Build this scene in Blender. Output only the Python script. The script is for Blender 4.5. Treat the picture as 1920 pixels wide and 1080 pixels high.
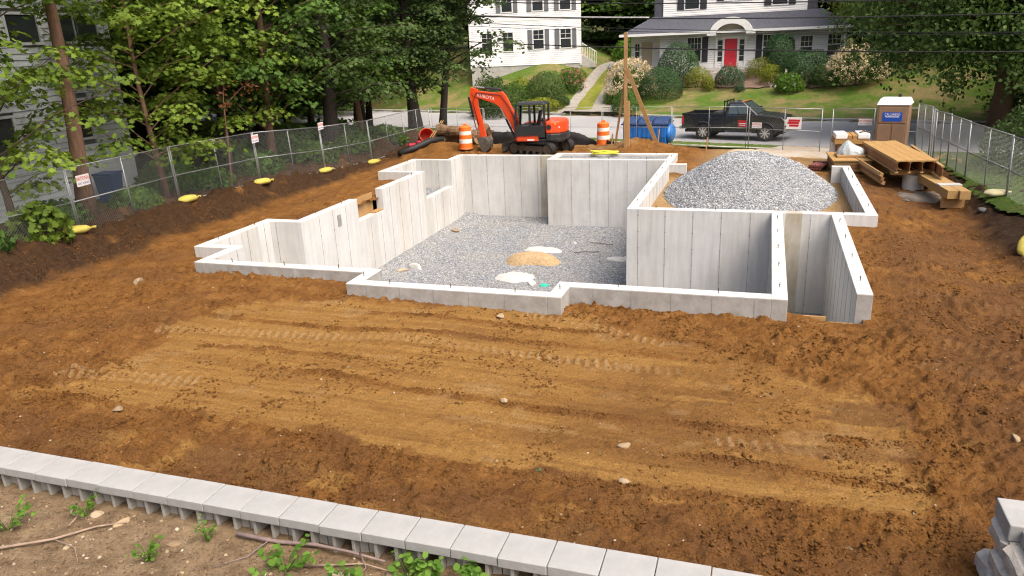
import bpy, math, random
import numpy as np
from mathutils import Matrix, Vector
random.seed(7)
RNG = np.random.default_rng(11)
R = math.radians
for o in list(bpy.data.objects): bpy.data.objects.remove(o)
scene = bpy.context.scene
COL = scene.collection

# ------------------------------------------------------------------ camera, sky, sun, exposure
cd = bpy.data.cameras.new('camera')
cd.sensor_width = 36.0; cd.lens = 26.25; cd.clip_start = 0.1; cd.clip_end = 3000
cam = bpy.data.objects.new('camera', cd); COL.objects.link(cam)
cam.matrix_world = (Matrix.Translation((0, 0, 5.0)) @ Matrix.Rotation(R(19.0), 4, 'Z')
                    @ Matrix.Rotation(R(90 - 18.4), 4, 'X') @ Matrix.Rotation(R(-2.6), 4, 'Z'))
scene.camera = cam
SUN_EL, SUN_AZ = R(56), R(120)          # azimuth from +Y towards +X
w = bpy.data.worlds.new('World'); scene.world = w; w.use_nodes = True
nt = w.node_tree; nt.nodes.clear()
sky = nt.nodes.new('ShaderNodeTexSky'); sky.sky_type = 'NISHITA'; sky.sun_disc = False
sky.sun_elevation = SUN_EL; sky.sun_rotation = SUN_AZ
sky.air_density = 1.0; sky.dust_density = 10.0; sky.ozone_density = 0.3
bg = nt.nodes.new('ShaderNodeBackground'); bg.inputs[1].default_value = 0.15
wo = nt.nodes.new('ShaderNodeOutputWorld')
nt.links.new(sky.outputs[0], bg.inputs[0]); nt.links.new(bg.outputs[0], wo.inputs[0])
sd = bpy.data.lights.new('sun', 'SUN'); sd.energy = 1.35; sd.angle = R(45); sd.color = (1.0, 0.97, 0.92)
sun = bpy.data.objects.new('sun', sd); COL.objects.link(sun)
sdir = Vector((math.cos(SUN_EL)*math.sin(SUN_AZ), math.cos(SUN_EL)*math.cos(SUN_AZ), math.sin(SUN_EL)))
sun.rotation_euler = sdir.to_track_quat('Z', 'Y').to_euler(); sun.location = (20, 10, 60)
scene.view_settings.view_transform = 'Standard'; scene.view_settings.look = 'None'
scene.view_settings.exposure = 0.68; scene.view_settings.gamma = 1.0
scene.view_settings.use_curve_mapping = False
scene.cycles.filter_width = 1.15

# ------------------------------------------------------------------ helpers: noise
def _h(ix, iy, s):
    n = (ix.astype(np.int64)*374761393 + iy.astype(np.int64)*668265263 + s*1442695041) & 0xffffffff
    n = ((n ^ (n >> 13))*1274126177) & 0xffffffff
    return ((n ^ (n >> 16)) & 0xffff)/65535.0
def vn(x, y, s=0):
    x = np.asarray(x, float); y = np.asarray(y, float)
    ix = np.floor(x); iy = np.floor(y); fx = x-ix; fy = y-iy
    fx = fx*fx*(3-2*fx); fy = fy*fy*(3-2*fy)
    a = _h(ix, iy, s); b = _h(ix+1, iy, s); c = _h(ix, iy+1, s); d = _h(ix+1, iy+1, s)
    return (a+(b-a)*fx)*(1-fy)+(c+(d-c)*fx)*fy
def fbm(x, y, s=0, o=4):
    t = 0; a = .5
    for k in range(o):
        t = t+a*vn(x*2**k+17*k, y*2**k-9*k, s+k); a *= .5
    return t
def ss(a, b, x):
    t = np.clip((np.asarray(x, float)-a)/(b-a), 0, 1); return t*t*(3-2*t)

# ------------------------------------------------------------------ helpers: things
def thing(name, label, cat, loc=(0, 0, 0), rz=0, group=None):
    o = bpy.data.objects.new(name, None); COL.objects.link(o); o.empty_display_size = .2
    o.location = loc; o.rotation_euler = (0, 0, rz)
    o['label'] = label; o['category'] = cat
    if group: o['group'] = group
    return o
def tag(o, label, cat, group=None):
    o['label'] = label; o['category'] = cat
    if group: o['group'] = group
    return o
def dup(root, loc, rz=0, label=None, group=None, scale=None):
    r = root.copy(); COL.objects.link(r); r.location = loc; r.rotation_euler = (0, 0, rz)
    if label: r['label'] = label
    if group: r['group'] = group
    if scale: r.scale = scale
    for ch in list(root.children):
        c = ch.copy(); COL.objects.link(c); c.parent = r
        for g in list(ch.children):
            d = g.copy(); COL.objects.link(d); d.parent = c
    return r
def link(name, me, mat=None, parent=None, kind=None):
    if mat and not me.materials: me.materials.append(mat)
    o = bpy.data.objects.new(name, me); COL.objects.link(o)
    if parent: o.parent = parent
    if kind: o['kind'] = kind
    return o
def npmesh(name, V, F, mat=None, parent=None, kind=None, smooth=False, attrs=None):
    V = np.asarray(V, np.float32); F = np.asarray(F, np.int32); k = F.shape[1]
    me = bpy.data.meshes.new(name)
    me.vertices.add(len(V)); me.vertices.foreach_set('co', V.ravel())
    me.loops.add(F.size); me.loops.foreach_set('vertex_index', F.ravel())
    me.polygons.add(len(F)); me.polygons.foreach_set('loop_start', np.arange(0, F.size, k, dtype=np.int32))
    if smooth: me.polygons.foreach_set('use_smooth', np.ones(len(F), bool))
    for n, (dom, arr) in (attrs or {}).items():
        a = me.attributes.new(n, 'FLOAT', dom); a.data.foreach_set('value', np.asarray(arr, np.float32).ravel())
    me.update(calc_edges=True)
    return link(name, me, mat, parent, kind)

class MB:
    def __init__(s): s.v = []; s.f = []
    def add(s, vs, fs):
        o = len(s.v); s.v += [tuple(v) for v in vs]; s.f += [tuple(i+o for i in f) for f in fs]; return s
    def hexa(s, b, t):
        return s.add(list(b)+list(t), [(3, 2, 1, 0), (4, 5, 6, 7), (0, 1, 5, 4), (1, 2, 6, 5), (2, 3, 7, 6), (3, 0, 4, 7)])
    def bx(s, x0, x1, y0, y1, z0, z1):
        return s.hexa([(x0, y0, z0), (x1, y0, z0), (x1, y1, z0), (x0, y1, z0)], [(x0, y0, z1), (x1, y0, z1), (x1, y1, z1), (x0, y1, z1)])
    def box(s, c, d, M=None):
        vs = [Vector((a*d[0]/2, b*d[1]/2, e*d[2]/2)) for e in (-1, 1) for a, b in ((-1, -1), (1, -1), (1, 1), (-1, 1))]
        if M is not None: vs = [M @ v for v in vs]
        vs = [v+Vector(c) for v in vs]
        return s.hexa(vs[:4], vs[4:])
    def bar(s, p0, p1, wdt, hgt, up=(0, 0, 1)):
        p0 = Vector(p0); p1 = Vector(p1); d = (p1-p0).normalized(); u = Vector(up)
        if abs(d.dot(u)) > .98: u = Vector((0, 1, 0))
        a = d.cross(u).normalized()*wdt/2; b = a.cross(d).normalized()*hgt/2
        return s.hexa([p0-a-b, p0+a-b, p0+a+b, p0-a+b], [p1-a-b, p1+a-b, p1+a+b, p1-a+b])
    def tube(s, pts, rs, n=8, caps=True):
        pts = [Vector(p) for p in pts]
        if not hasattr(rs, '__len__'): rs = [rs]*len(pts)
        rings = []; ref = None
        for i, p in enumerate(pts):
            d = (pts[min(i+1, len(pts)-1)]-pts[max(i-1, 0)]).normalized()
            if ref is None: ref = Vector((0, 0, 1)) if abs(d.z) < .9 else Vector((1, 0, 0))
            a = d.cross(ref).normalized(); b = a.cross(d).normalized(); ref = b
            rings.append([p+(a*math.cos(t)+b*math.sin(t))*rs[i] for t in [2*math.pi*k/n for k in range(n)]])
        vs = [v for r in rings for v in r]; fs = []
        for i in range(len(pts)-1):
            for k in range(n):
                fs.append((i*n+k, i*n+(k+1) % n, (i+1)*n+(k+1) % n, (i+1)*n+k))
        if caps: fs += [tuple(range(n-1, -1, -1)), tuple(range((len(pts)-1)*n, len(pts)*n))]
        return s.add(vs, fs)
    def cyl(s, p0, p1, r0, r1=None, n=12): return s.tube([p0, p1], [r0, r0 if r1 is None else r1], n)
    def prism(s, poly, t0, t1, ax='y'):
        f = {'y': lambda a, b, t: (a, t, b), 'x': lambda a, b, t: (t, a, b), 'z': lambda a, b, t: (a, b, t)}[ax]
        n = len(poly); vs = [f(a, b, t0) for a, b in poly]+[f(a, b, t1) for a, b in poly]
        return s.add(vs, [tuple(range(n)), tuple(range(2*n-1, n-1, -1))]+[(i, n+i, n+(i+1) % n, (i+1) % n) for i in range(n)])
    def lathe(s, prof, n=20, c=(0, 0, 0)):
        m = len(prof); vs = [(c[0]+r*math.cos(2*math.pi*k/n), c[1]+r*math.sin(2*math.pi*k/n), c[2]+z) for k in range(n) for r, z in prof]
        fs = [(k*m+i, ((k+1) % n)*m+i, ((k+1) % n)*m+i+1, k*m+i+1) for k in range(n) for i in range(m-1)]
        fs += [tuple(k*m for k in range(n-1, -1, -1)), tuple(k*m+m-1 for k in range(n))]
        return s.add(vs, fs)
    def mesh(s, name):
        me = bpy.data.meshes.new(name); me.from_pydata(s.v, [], s.f); me.update()
        return me
    def build(s, name, mat, parent=None, smooth=False, bevel=0, kind=None, seg=2):
        me = s.mesh(name)
        if smooth: me.polygons.foreach_set('use_smooth', [True]*len(me.polygons))
        o = link(name, me, mat, parent, kind)
        import bmesh as _b
        bm = _b.new(); bm.from_mesh(me); _b.ops.recalc_face_normals(bm, faces=bm.faces); bm.to_mesh(me); bm.free()
        if bevel:
            m = o.modifiers.new('bevel', 'BEVEL'); m.width = bevel; m.segments = seg; m.limit_method = 'ANGLE'; m.angle_limit = R(35)
        return o
def text(name, body, size, mat, parent, loc, rot, ext=.002, align='CENTER', sx=1.0):
    cu = bpy.data.curves.new(name, 'FONT'); cu.body = body; cu.size = size; cu.extrude = ext; cu.align_x = align; cu.align_y = 'CENTER'
    cu.resolution_u = 2
    t = bpy.data.objects.new(name, cu); COL.objects.link(t)
    bpy.context.view_layer.update()
    me = bpy.data.meshes.new_from_object(t.evaluated_get(bpy.context.evaluated_depsgraph_get()))
    bpy.data.objects.remove(t); me.materials.clear()
    o = link(name, me, mat, parent); o.location = loc; o.rotation_euler = rot; o.scale = (sx, 1, 1)
    return o

# ------------------------------------------------------------------ helpers: materials
class NT:
    def __init__(s, name):
        s.m = bpy.data.materials.new(name); s.m.use_nodes = True; s.t = s.m.node_tree; s.n = s.t.nodes
        s.b = s.n['Principled BSDF']; s.tc = s.n.new('ShaderNodeTexCoord')
    def l(s, a, b): s.t.links.new(a, b)
    def noise(s, scale, detail=4, rough=.55, vec=None, st=None):
        n = s.n.new('ShaderNodeTexNoise'); n.inputs['Scale'].default_value = scale; n.inputs['Detail'].default_value = detail
        n.inputs['Roughness'].default_value = rough
        v = vec or s.tc.outputs['Object']
        if st:
            mp = s.n.new('ShaderNodeMapping'); mp.inputs['Scale'].default_value = st; s.l(v, mp.inputs['Vector']); v = mp.outputs[0]
        s.l(v, n.inputs['Vector']); return n.outputs['Fac']
    def vor(s, scale, feat='F1', out='Distance'):
        n = s.n.new('ShaderNodeTexVoronoi'); n.inputs['Scale'].default_value = scale; n.feature = feat
        s.l(s.tc.outputs['Object'], n.inputs['Vector']); return n.outputs[out]
    def ramp(s, f, stops):
        r = s.n.new('ShaderNodeValToRGB'); e = r.color_ramp.elements
        while len(e) < len(stops): e.new(.5)
        for i, (p, c) in enumerate(stops):
            e[i].position = p; e[i].color = (*c, 1) if hasattr(c, '__len__') else (c, c, c, 1)
        s.l(f, r.inputs[0]); return r.outputs[0]
    def mix(s, f, a, b, mode='MIX'):
        n = s.n.new('ShaderNodeMix'); n.data_type = 'RGBA'; n.blend_type = mode
        for sock, v in ((n.inputs[0], f), (n.inputs[6], a), (n.inputs[7], b)):
            if isinstance(v, (int, float)): sock.default_value = v if sock.type == 'VALUE' else (v, v, v, 1)
            elif isinstance(v, tuple): sock.default_value = (*v, 1)
            else: s.l(v, sock)
        return n.outputs[2]
    def math(s, op, a, b=0.0):
        n = s.n.new('ShaderNodeMath'); n.operation = op
        for i, v in enumerate((a, b)):
            if isinstance(v, (int, float)): n.inputs[i].default_value = v
            else: s.l(v, n.inputs[i])
        return n.outputs[0]
    def attr(s, name):
        n = s.n.new('ShaderNodeAttribute'); n.attribute_name = name; return n.outputs['Fac']
    def bump(s, h, strength=.5, dist=.02):
        n = s.n.new('ShaderNodeBump'); n.inputs['Strength'].default_value = strength; n.inputs['Distance'].default_value = dist
        s.l(h, n.inputs['Height']); s.l(n.outputs[0], s.b.inputs['Normal'])
    def col(s, c):
        if isinstance(c, tuple): s.b.inputs['Base Color'].default_value = (*c, 1)
        else: s.l(c, s.b.inputs['Base Color'])
    def p(s, rough=.7, metal=0, spec=.35):
        s.b.inputs['Roughness'].default_value = rough; s.b.inputs['Metallic'].default_value = metal
        s.b.inputs['Specular IOR Level'].default_value = spec; return s
def simple(name, c, rough=.6, var=.12, scale=6, metal=0, spec=.35, bump=0, dirt=None, st=None):
    t = NT(name).p(rough, metal, spec)
    f = t.noise(scale, 5, .6, st=st)
    lo = tuple(x*(1-var) for x in c); hi = tuple(min(1, x*(1+var)) for x in c)
    cc = t.ramp(f, [(.3, lo), (.7, hi)])
    if dirt:
        cc = t.mix(t.ramp(t.noise(scale*.6, 6, .7), [(.5, 0.0), (.72, .75)]), cc, dirt)
    t.col(cc)
    if bump: t.bump(t.noise(scale*6, 4), bump, .01)
    return t.m
def leafmat(name, lo, hi, trans=.35):
    t = NT(name).p(.6, 0, .18)
    c = t.ramp(t.attr('tint'), [(0, lo), (1, hi)])
    t.col(c)
    tr = t.n.new('ShaderNodeBsdfTranslucent'); t.l(t.mix(1.0, c, (1.0, 1.0, .6), 'MULTIPLY'), tr.inputs['Color'])
    mx = t.n.new('ShaderNodeMixShader'); mx.inputs[0].default_value = trans
    t.l(t.b.outputs[0], mx.inputs[1]); t.l(tr.outputs[0], mx.inputs[2]); t.l(mx.outputs[0], t.n['Material Output'].inputs[0])
    return t.m

def mat_dirt():
    t = NT('soil').p(.95, 0, .1)
    g = t.attr('graded'); d = t.attr('damp'); p = t.attr('pale'); rt = t.attr('roots')
    base = t.ramp(t.noise(2.3, 7, .65), [(.3, (0.137, 0.060, 0.018)), (.5, (0.208, 0.096, 0.027)), (.72, (0.280, 0.140, 0.044))])
    tan = t.ramp(t.noise(1.0, 8, .7, st=(1.2, 11, 1)), [(.26, (0.254, 0.129, 0.038)), (.52, (0.319, 0.174, 0.052)), (.78, (0.390, 0.231, 0.078))])
    c = t.mix(g, base, tan)
    dk = t.ramp(t.noise(5, 6, .7), [(.3, (0.101, 0.049, 0.022)), (.7, (0.182, 0.088, 0.035))])
    c = t.mix(d, c, dk)
    c = t.mix(p, c, t.ramp(t.noise(6, 6, .7), [(.3, (.31, .195, .088)), (.7, (.43, .30, .155))]))
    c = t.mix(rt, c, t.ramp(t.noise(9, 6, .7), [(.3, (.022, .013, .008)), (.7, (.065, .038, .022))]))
    sp = t.noise(38, 5, .75)
    c = t.mix(1.0, c, t.ramp(sp, [(.27, .45), (.5, 1.0), (.75, 1.38)]), 'MULTIPLY')
    t.col(c)
    h = t.math('ADD', t.math('MULTIPLY', t.noise(26, 6, .7), 1.0), t.math('MULTIPLY', t.noise(95, 3, .6), .4))
    t.bump(h, 1.0, .06)
    return t.m
def mat_gravel(name, lo, mid, hi, sc=24):
    t = NT(name).p(.85, 0, .2)
    v = t.n.new('ShaderNodeTexVoronoi'); v.inputs['Scale'].default_value = sc; t.l(t.tc.outputs['Object'], v.inputs['Vector'])
    sep = t.n.new('ShaderNodeSeparateColor'); t.l(v.outputs['Color'], sep.inputs[0])
    c = t.ramp(sep.outputs[0], [(0, lo), (.5, mid), (1, hi)])
    c = t.mix(t.ramp(t.noise(.8, 5, .6), [(.35, 0.0), (.75, .45)]), c, (.47, .43, .36))
    t.col(t.mix(1.0, c, t.ramp(v.outputs['Distance'], [(0, 1.1), (.7, .55)]), 'MULTIPLY'))
    t.bump(t.math('SUBTRACT', 1.0, v.outputs['Distance']), .8, .03)
    return t.m
def mat_concrete():
    t = NT('concrete').p(.85, 0, .25)
    sep = t.n.new('ShaderNodeSeparateXYZ'); t.l(t.tc.outputs['Object'], sep.inputs[0])
    k = t.math('FLOOR', t.math('DIVIDE', t.math('ADD', sep.outputs[0], sep.outputs[1]), .76))
    wn = t.n.new('ShaderNodeTexWhiteNoise'); wn.noise_dimensions = '1D'; t.l(k, wn.inputs['W'])
    c = t.ramp(wn.outputs['Value'], [(0, (.47, .465, .45)), (.4, (.53, .53, .525)), (.75, (.55, .555, .56)), (1, (.51, .495, .465))])
    c = t.mix(1.0, c, t.ramp(t.noise(1.1, 6, .65), [(.3, .9), (.55, 1.0), (.75, 1.07)]), 'MULTIPLY')
    c = t.mix(1.0, c, t.ramp(t.noise(3.2, 5, .6, st=(2.2, 2.2, .25)), [(.3, .89), (.6, 1.04)]), 'MULTIPLY')
    fy = t.math('LESS_THAN', sep.outputs[1], 14.3); fz = t.math('LESS_THAN', sep.outputs[2], .275)   # damp, soil-stained face of the front walls
    st = t.math('MULTIPLY', t.math('MULTIPLY', fy, fz), t.ramp(t.noise(2.6, 6, .7), [(.25, .45), (.6, .95)]))
    c = t.mix(st, c, t.ramp(t.noise(4, 6, .7), [(.3, (.23, .22, .205)), (.7, (.34, .33, .315))]))
    def band(ax, lo, hi): return t.math('MULTIPLY', t.math('GREATER_THAN', sep.outputs[ax], lo), t.math('LESS_THAN', sep.outputs[ax], hi))
    for (x0, x1, y0, y1) in ((.66, 1.08, 20.4, 21.0), (-8.95, -8.38, 30.2, 30.6), (-3.0, -2.31, 20.4, 20.6)):     # rusty run-off stains
        sm = t.math('MULTIPLY', t.math('MULTIPLY', band(0, x0, x1), band(1, y0, y1)), t.ramp(t.noise(2.2, 6, .7, st=(1.5, 1, .6)), [(.3, .25), (.65, .85)]))
        c = t.mix(sm, c, (.31, .265, .18))
    t.col(c); t.bump(t.noise(40, 5, .6), .25, .006)
    return t.m
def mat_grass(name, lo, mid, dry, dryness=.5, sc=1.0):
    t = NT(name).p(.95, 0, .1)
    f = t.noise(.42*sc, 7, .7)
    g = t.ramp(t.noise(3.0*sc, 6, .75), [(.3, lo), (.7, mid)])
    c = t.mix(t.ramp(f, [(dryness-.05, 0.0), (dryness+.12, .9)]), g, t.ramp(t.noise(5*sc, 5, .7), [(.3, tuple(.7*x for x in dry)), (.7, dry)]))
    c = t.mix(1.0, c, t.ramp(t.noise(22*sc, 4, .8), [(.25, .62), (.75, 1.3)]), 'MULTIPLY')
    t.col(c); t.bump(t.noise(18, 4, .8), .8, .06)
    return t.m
MT = {}
MT['soil'] = mat_dirt()
MT['gravel'] = mat_gravel('gravel', (.13, .145, .165), (.285, .305, .335), (.48, .50, .53))
MT['concrete'] = mat_concrete()
MT['lawn'] = mat_grass('lawn', (.058, .11, .016), (.115, .185, .03), (.29, .215, .105), .485)
MT['verge'] = mat_grass('verge_grass', (.06, .11, .015), (.12, .18, .03), (.28, .22, .12), .60, 2)
MT['wood'] = simple('lumber', (.36, .215, .09), .7, .25, 4, st=(1, 8, 8), bump=.15)
MT['steel'] = simple('galvanized_steel', (.30, .315, .325), .5, .12, 12, metal=.6)
MT['wire'] = simple('galvanized_wire', (.20, .21, .215), .6, .1, 9, metal=.4)
MT['white'] = simple('white_paint', (.74, .75, .75), .55, .05, 3)
MT['dark'] = simple('black_rubber', (.018, .018, .019), .6, .25, 8)
MT['glass'] = simple('window_glass', (.03, .036, .042), .08, .2, 1.2, spec=.8)
MT['bark'] = simple('bark', (.085, .062, .046), .95, .4, 7, st=(3, 3, .6), bump=.6)
MT['barkred'] = simple('reddish_bark', (.15, .088, .058), .95, .35, 7, st=(3, 3, .6), bump=.6)
MT['barkdark'] = simple('dark_bark', (.038, .03, .025), .95, .35, 7, st=(3, 3, .6), bump=.6)

# ------------------------------------------------------------------ terrain
NX, NY = math.sin(R(16.5)), math.cos(R(16.5)); KX, KY = -4.5, 52.0
def s_of(x, y): return (np.asarray(x, float)-KX)*NX+(np.asarray(y, float)-KY)*NY
def road_pt(u, s):                       # u along the road (to the right), s across (0 = far kerb)
    return KX+u*NY+s*NX, KY-u*NX+s*NY
def H(x, y):
    x = np.asarray(x, float); y = np.asarray(y, float); s = s_of(x, y)
    far = -.35+2.6*ss(0, 14, s)+.03*np.maximum(s-14, 0)
    far = far+1.9*ss(-13.0, -19, x)*ss(.5, 9.5, s)
    near = -.42+.42*ss(-11.6, -17.0, s)
    near = near+.42*ss(-16.5, -17.6, x)*ss(-13, -16, s)+.22*ss(5.3, 6.5, x)*ss(-14, -17, s)
    near = near-.14*ss(-7, 1, x)*ss(17, 12.5, y)*ss(4.5, 3, x)
    near = np.where(y < 5.3, .3, near)
    z = np.where(s > 0, far, np.where(s > -11.6, -.56, near))
    return z
def hz(x, y): return float(H(x, y))
def sheet(name, xs, ys, zf, mat, keep=None, kind='structure', attrs=None, smooth=True, parent=None):
    X, Y = np.meshgrid(xs, ys); Z = zf(X, Y); nx = len(xs)
    V = np.stack([X, Y, Z], -1).reshape(-1, 3)
    i = np.arange(len(ys)-1)[:, None]*nx+np.arange(nx-1)[None, :]
    F = np.stack([i, i+1, i+nx+1, i+nx], -1).reshape(-1, 4)
    if keep is not None:
        cx = (X[:-1, :-1]+X[1:, 1:])/2; cy = (Y[:-1, :-1]+Y[1:, 1:])/2
        F = F[keep(cx, cy).ravel()]
        used = np.unique(F); remap = np.zeros(len(V), np.int32); remap[used] = np.arange(len(used)); V = V[used]; F = remap[F]
        at = {k: ('POINT', f(X, Y).ravel()[used]) for k, f in (attrs or {}).items()}
    else:
        at = {k: ('POINT', f(X, Y).ravel()) for k, f in (attrs or {}).items()}
    return npmesh(name, V, F, mat, parent, kind, smooth, at)
def inr(x, y, r): return (x > r[0]) & (x < r[1]) & (y > r[2]) & (y < r[3])
DX0, DX1, DY0, DY1 = -19.4, 7.4, 5.56, 37.0
gx = np.concatenate([np.linspace(-420, -60, 30), np.linspace(-58, 40, 150), np.linspace(44, 420, 30)])
gy = np.concatenate([np.linspace(-300, -10, 20), np.linspace(-8, 90, 160), np.linspace(95, 700, 40)])
sheet('ground', gx, gy, lambda x, y: H(x, y)-.06+.10*fbm(x*.3, y*.3, 3), mat_grass('ground_cover', (.035, .055, .012), (.075, .10, .02), (.14, .10, .05), .5),
      keep=lambda x, y: ~inr(x, y, (DX0+.5, DX1-.4, 5.0, DY1-.6)))
# lawn over the road, finer
sheet('lawn', np.linspace(-30, 24, 400), np.linspace(42, 76, 260), lambda x, y: H(x, y)+.0+.06*fbm(x*.8, y*.8, 5)+.05*ss(.2, .8, s_of(x, y))-.06*ss(.25, .12, s_of(x, y)), MT['lawn'],
      keep=lambda x, y: (s_of(x, y) > .05))
# road
def strip(name, s0, s1, u0, u1, z, mat, n=60, kind='structure', m=4, dz=None):
    us = np.linspace(u0, u1, n); sv = np.linspace(s0, s1, m)
    U, S = np.meshgrid(us, sv); X = KX+U*NY+S*NX; Y = KY-U*NX+S*NY
    Z = (np.full_like(X, z) if z is not None else H(X, Y)+dz)
    V = np.stack([X, Y, Z], -1).reshape(-1, 3); i = np.arange(m-1)[:, None]*n+np.arange(n-1)[None]
    return npmesh(name, V, np.stack([i, i+1, i+n+1, i+n], -1).reshape(-1, 4), mat, None, kind, True)
ta = NT('asphalt').p(.85, 0, .3)
ac = ta.ramp(ta.noise(.25, 6, .6), [(.3, (.30, .30, .31)), (.7, (.37, .37, .38))])
ac = ta.mix(ta.ramp(ta.noise(1.3, 7, .75, st=(.25, 1.2, 1)), [(.56, 0.0), (.66, .45)]), ac, (.20, .20, .21))
ta.col(ta.mix(1.0, ac, ta.ramp(ta.noise(60, 3, .8), [(.3, .8), (.7, 1.15)]), 'MULTIPLY')); ta.bump(ta.noise(90, 3), .3, .01)
strip('road', -11.5, -.02, -140, 120, -.5, ta.m, 120, m=12)
MT['kerb'] = simple('kerb_stone', (.40, .39, .37), .9, .2, 3, bump=.3)
kb = MB()
for u in np.arange(-80, 60, 2.0):
    if -10.9 < u < -5.1: continue
    p = [road_pt(u+.01, 0), road_pt(u+1.985, 0), road_pt(u+1.985, .2), road_pt(u+.01, .2)]
    kb.hexa([(a, b, -.6) for a, b in p], [(a, b, -.34) for a, b in p])
kb.build('kerb', MT['kerb'], bevel=.02, kind='structure')
# grass verge between the building fence and the road, with its footpath
sheet('verge', np.linspace(-34, 24, 330), np.linspace(30, 52, 150), lambda x, y: H(x, y)+.03+.05*fbm(x*2, y*2, 8), MT['verge'],
      keep=lambda x, y: (s_of(x, y) < -11.45) & (y > 36.3-.155*(x+7.65)+.7*fbm(x*1.1, y*1.1, 4)-.5))
strip('footpath', -14.6, -13.3, -60, 9.2, None, simple('path_concrete', (.40, .37, .33), .9, .2, 2, bump=.3), 120, dz=.06)
tg = NT('drive_gravel').p(.95, 0, .15)
tg.col(tg.mix(tg.ramp(tg.noise(1.1, 6, .7), [(.4, 0.0), (.65, .8)]), tg.ramp(tg.noise(18, 5, .8), [(.3, (.30, .27, .23)), (.7, (.47, .44, .39))]), (.33, .24, .14))); tg.bump(tg.noise(50, 4), .5, .02)
ap_ = strip('driveway_apron', -17.4, -11.45, 9.0, 13.4, None, tg.m, 24, m=14, dz=.07)
for v in ap_.data.vertices: v.co.z -= .28*float(ss(-15.4, -17.2, s_of(v.co.x, v.co.y)))

# the graded building plot
GPOLY = np.array([(-11.1, 7.6), (-10.3, 8.5), (-10.3, 10.0), (-10.75, 10.6), (-10.2, 12.1), (-8.8, 12.75), (-4.1, 13.3), (-.6, 12.2), (.6, 11.4), (2.05, 10.5), (2.0, 7.75), (-3.35, 7.45), (-9.0, 7.67)])
def poly_sd(x, y, P):
    d = np.full(np.shape(x), 1e9); ins = np.zeros(np.shape(x), bool)
    for i in range(len(P)):
        ax, ay = P[i]; bx_, by_ = P[(i+1) % len(P)]; ex, ey = bx_-ax, by_-ay
        t = np.clip(((x-ax)*ex+(y-ay)*ey)/(ex*ex+ey*ey), 0, 1)
        d = np.minimum(d, np.hypot(x-ax-t*ex, y-ay-t*ey))
        c = ((ay > y) != (by_ > y)) & (x < (bx_-ax)*(y-ay)/((by_-ay) if by_ != ay else 1e-9)+ax); ins ^= c
    return np.where(ins, d, -d)
PATCH = [(-1.75, 6.35, .95, 1.7, .05), (-3.4, 6.25, 1.5, .9, .1), (-5.3, 6.6, 1.6, .6, .1), (-6.6, 6.75, 1.2, .5, .15), (-.9, 5.95, .8, .6, .1), (.9, 6.2, 1.8, .55, .1), (-4.6, 6.0, .9, .5, -.2), (-8.6, 6.7, 1.4, .5, .2), (-7.5, 6.2, 1.0, .45, .1)]
TREADS = [((-10.9, 10.55), (-5.9, 11.12), .2), ((-5.9, 11.12), (-1.0, 11.0), .16), ((-11.0, 8.45), (-8.4, 8.75), .22), ((-4.2, 13.0), (-1.4, 12.1), .14), ((-.4, 9.05), (1.2, 9.0), .12),
          ((2.9, 13.2), (5.4, 11.6), .25), ((2.6, 12.3), (4.6, 11.0), .25), ((3.0, 15.6), (6.0, 14.6), .28), ((2.9, 17.5), (6.0, 16.9), .28)]
RIDGE = [(9.38, -7.6, 3.0, .055), (7.62, -11, 2.2, .07), (8.45, -1.2, 2.1, .05), (11.5, -10.8, -.5, .035), (12.2, -8, -2, .03), (10.1, -9.5, -6, .025), (7.05, -3, 3, .05)]
def ridge_line(x, y0, k): return y0+.12*np.sin(x*.55+k)+.1*(vn(x*.8, x*0+k, 31)-.5)
HOLES = [(-12.6, -8.0, 13.94, 30.5), (-8.02, -3.64, 13.14, 29.55), (-3.7, .44, 13.81, 20.9), (.43, 1.92, 14.1, 20.9), (-8.25, -3.46, 29.5, 31.04), (-13.64, -12.5, 15.17, 18.02), (-14.21, -12.5, 26.24, 29.16)]
GAR = (-3.46, 2.76, 20.9, 28.34)
def m_graded(x, y):
    n = fbm(x*1.3, y*1.3, 12)-.48; n2 = fbm(x*6, y*6, 15)-.48
    g = ss(-.05, .16, poly_sd(x, y, GPOLY)+n*1.1+n2*.35)
    streak = fbm(x*.45, y*8, 21)
    g = g*(.62+.45*ss(.36, .56, streak))*(1-.55*ss(-4.5, -1, x)*(1-.9*ss(.75, 1.3, x+.8*n))*(1-ss(8.3, 8.1, y))*ss(.35, .5, fbm(x*1.1, y*3, 26)+.08))
    g = np.maximum(g, .3*ss(.58, .66, fbm(x*.5, y*2.5, 23))*inr(x, y, (2.6, 6.2, 14, 28)))
    for (cx, cy, w_, h_, a) in PATCH:
        u = (x-cx)*math.cos(a)+(y-cy)*math.sin(a); v = -(x-cx)*math.sin(a)+(y-cy)*math.cos(a)
        g = np.maximum(g, .8*ss(0, .12, np.minimum(w_/2-abs(u), h_/2-abs(v))+n*.5+n2*.2))
    for k, (y0, xa, xb, am) in enumerate(RIDGE):
        d = abs(y-ridge_line(x, y0, k)-.065); on = ss(xa, xa+.8, x)*ss(xb, xb-.8, x)
        g = np.maximum(g, on*ss(.05, .02, d)*ss(.45, .6, vn(x*.7, x*0+k, 3)))
        g = g*(1-.9*on*ss(.10, .03, abs(y-ridge_line(x, y0, k)+.03)))
    return np.clip(g, 0, 1)
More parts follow.
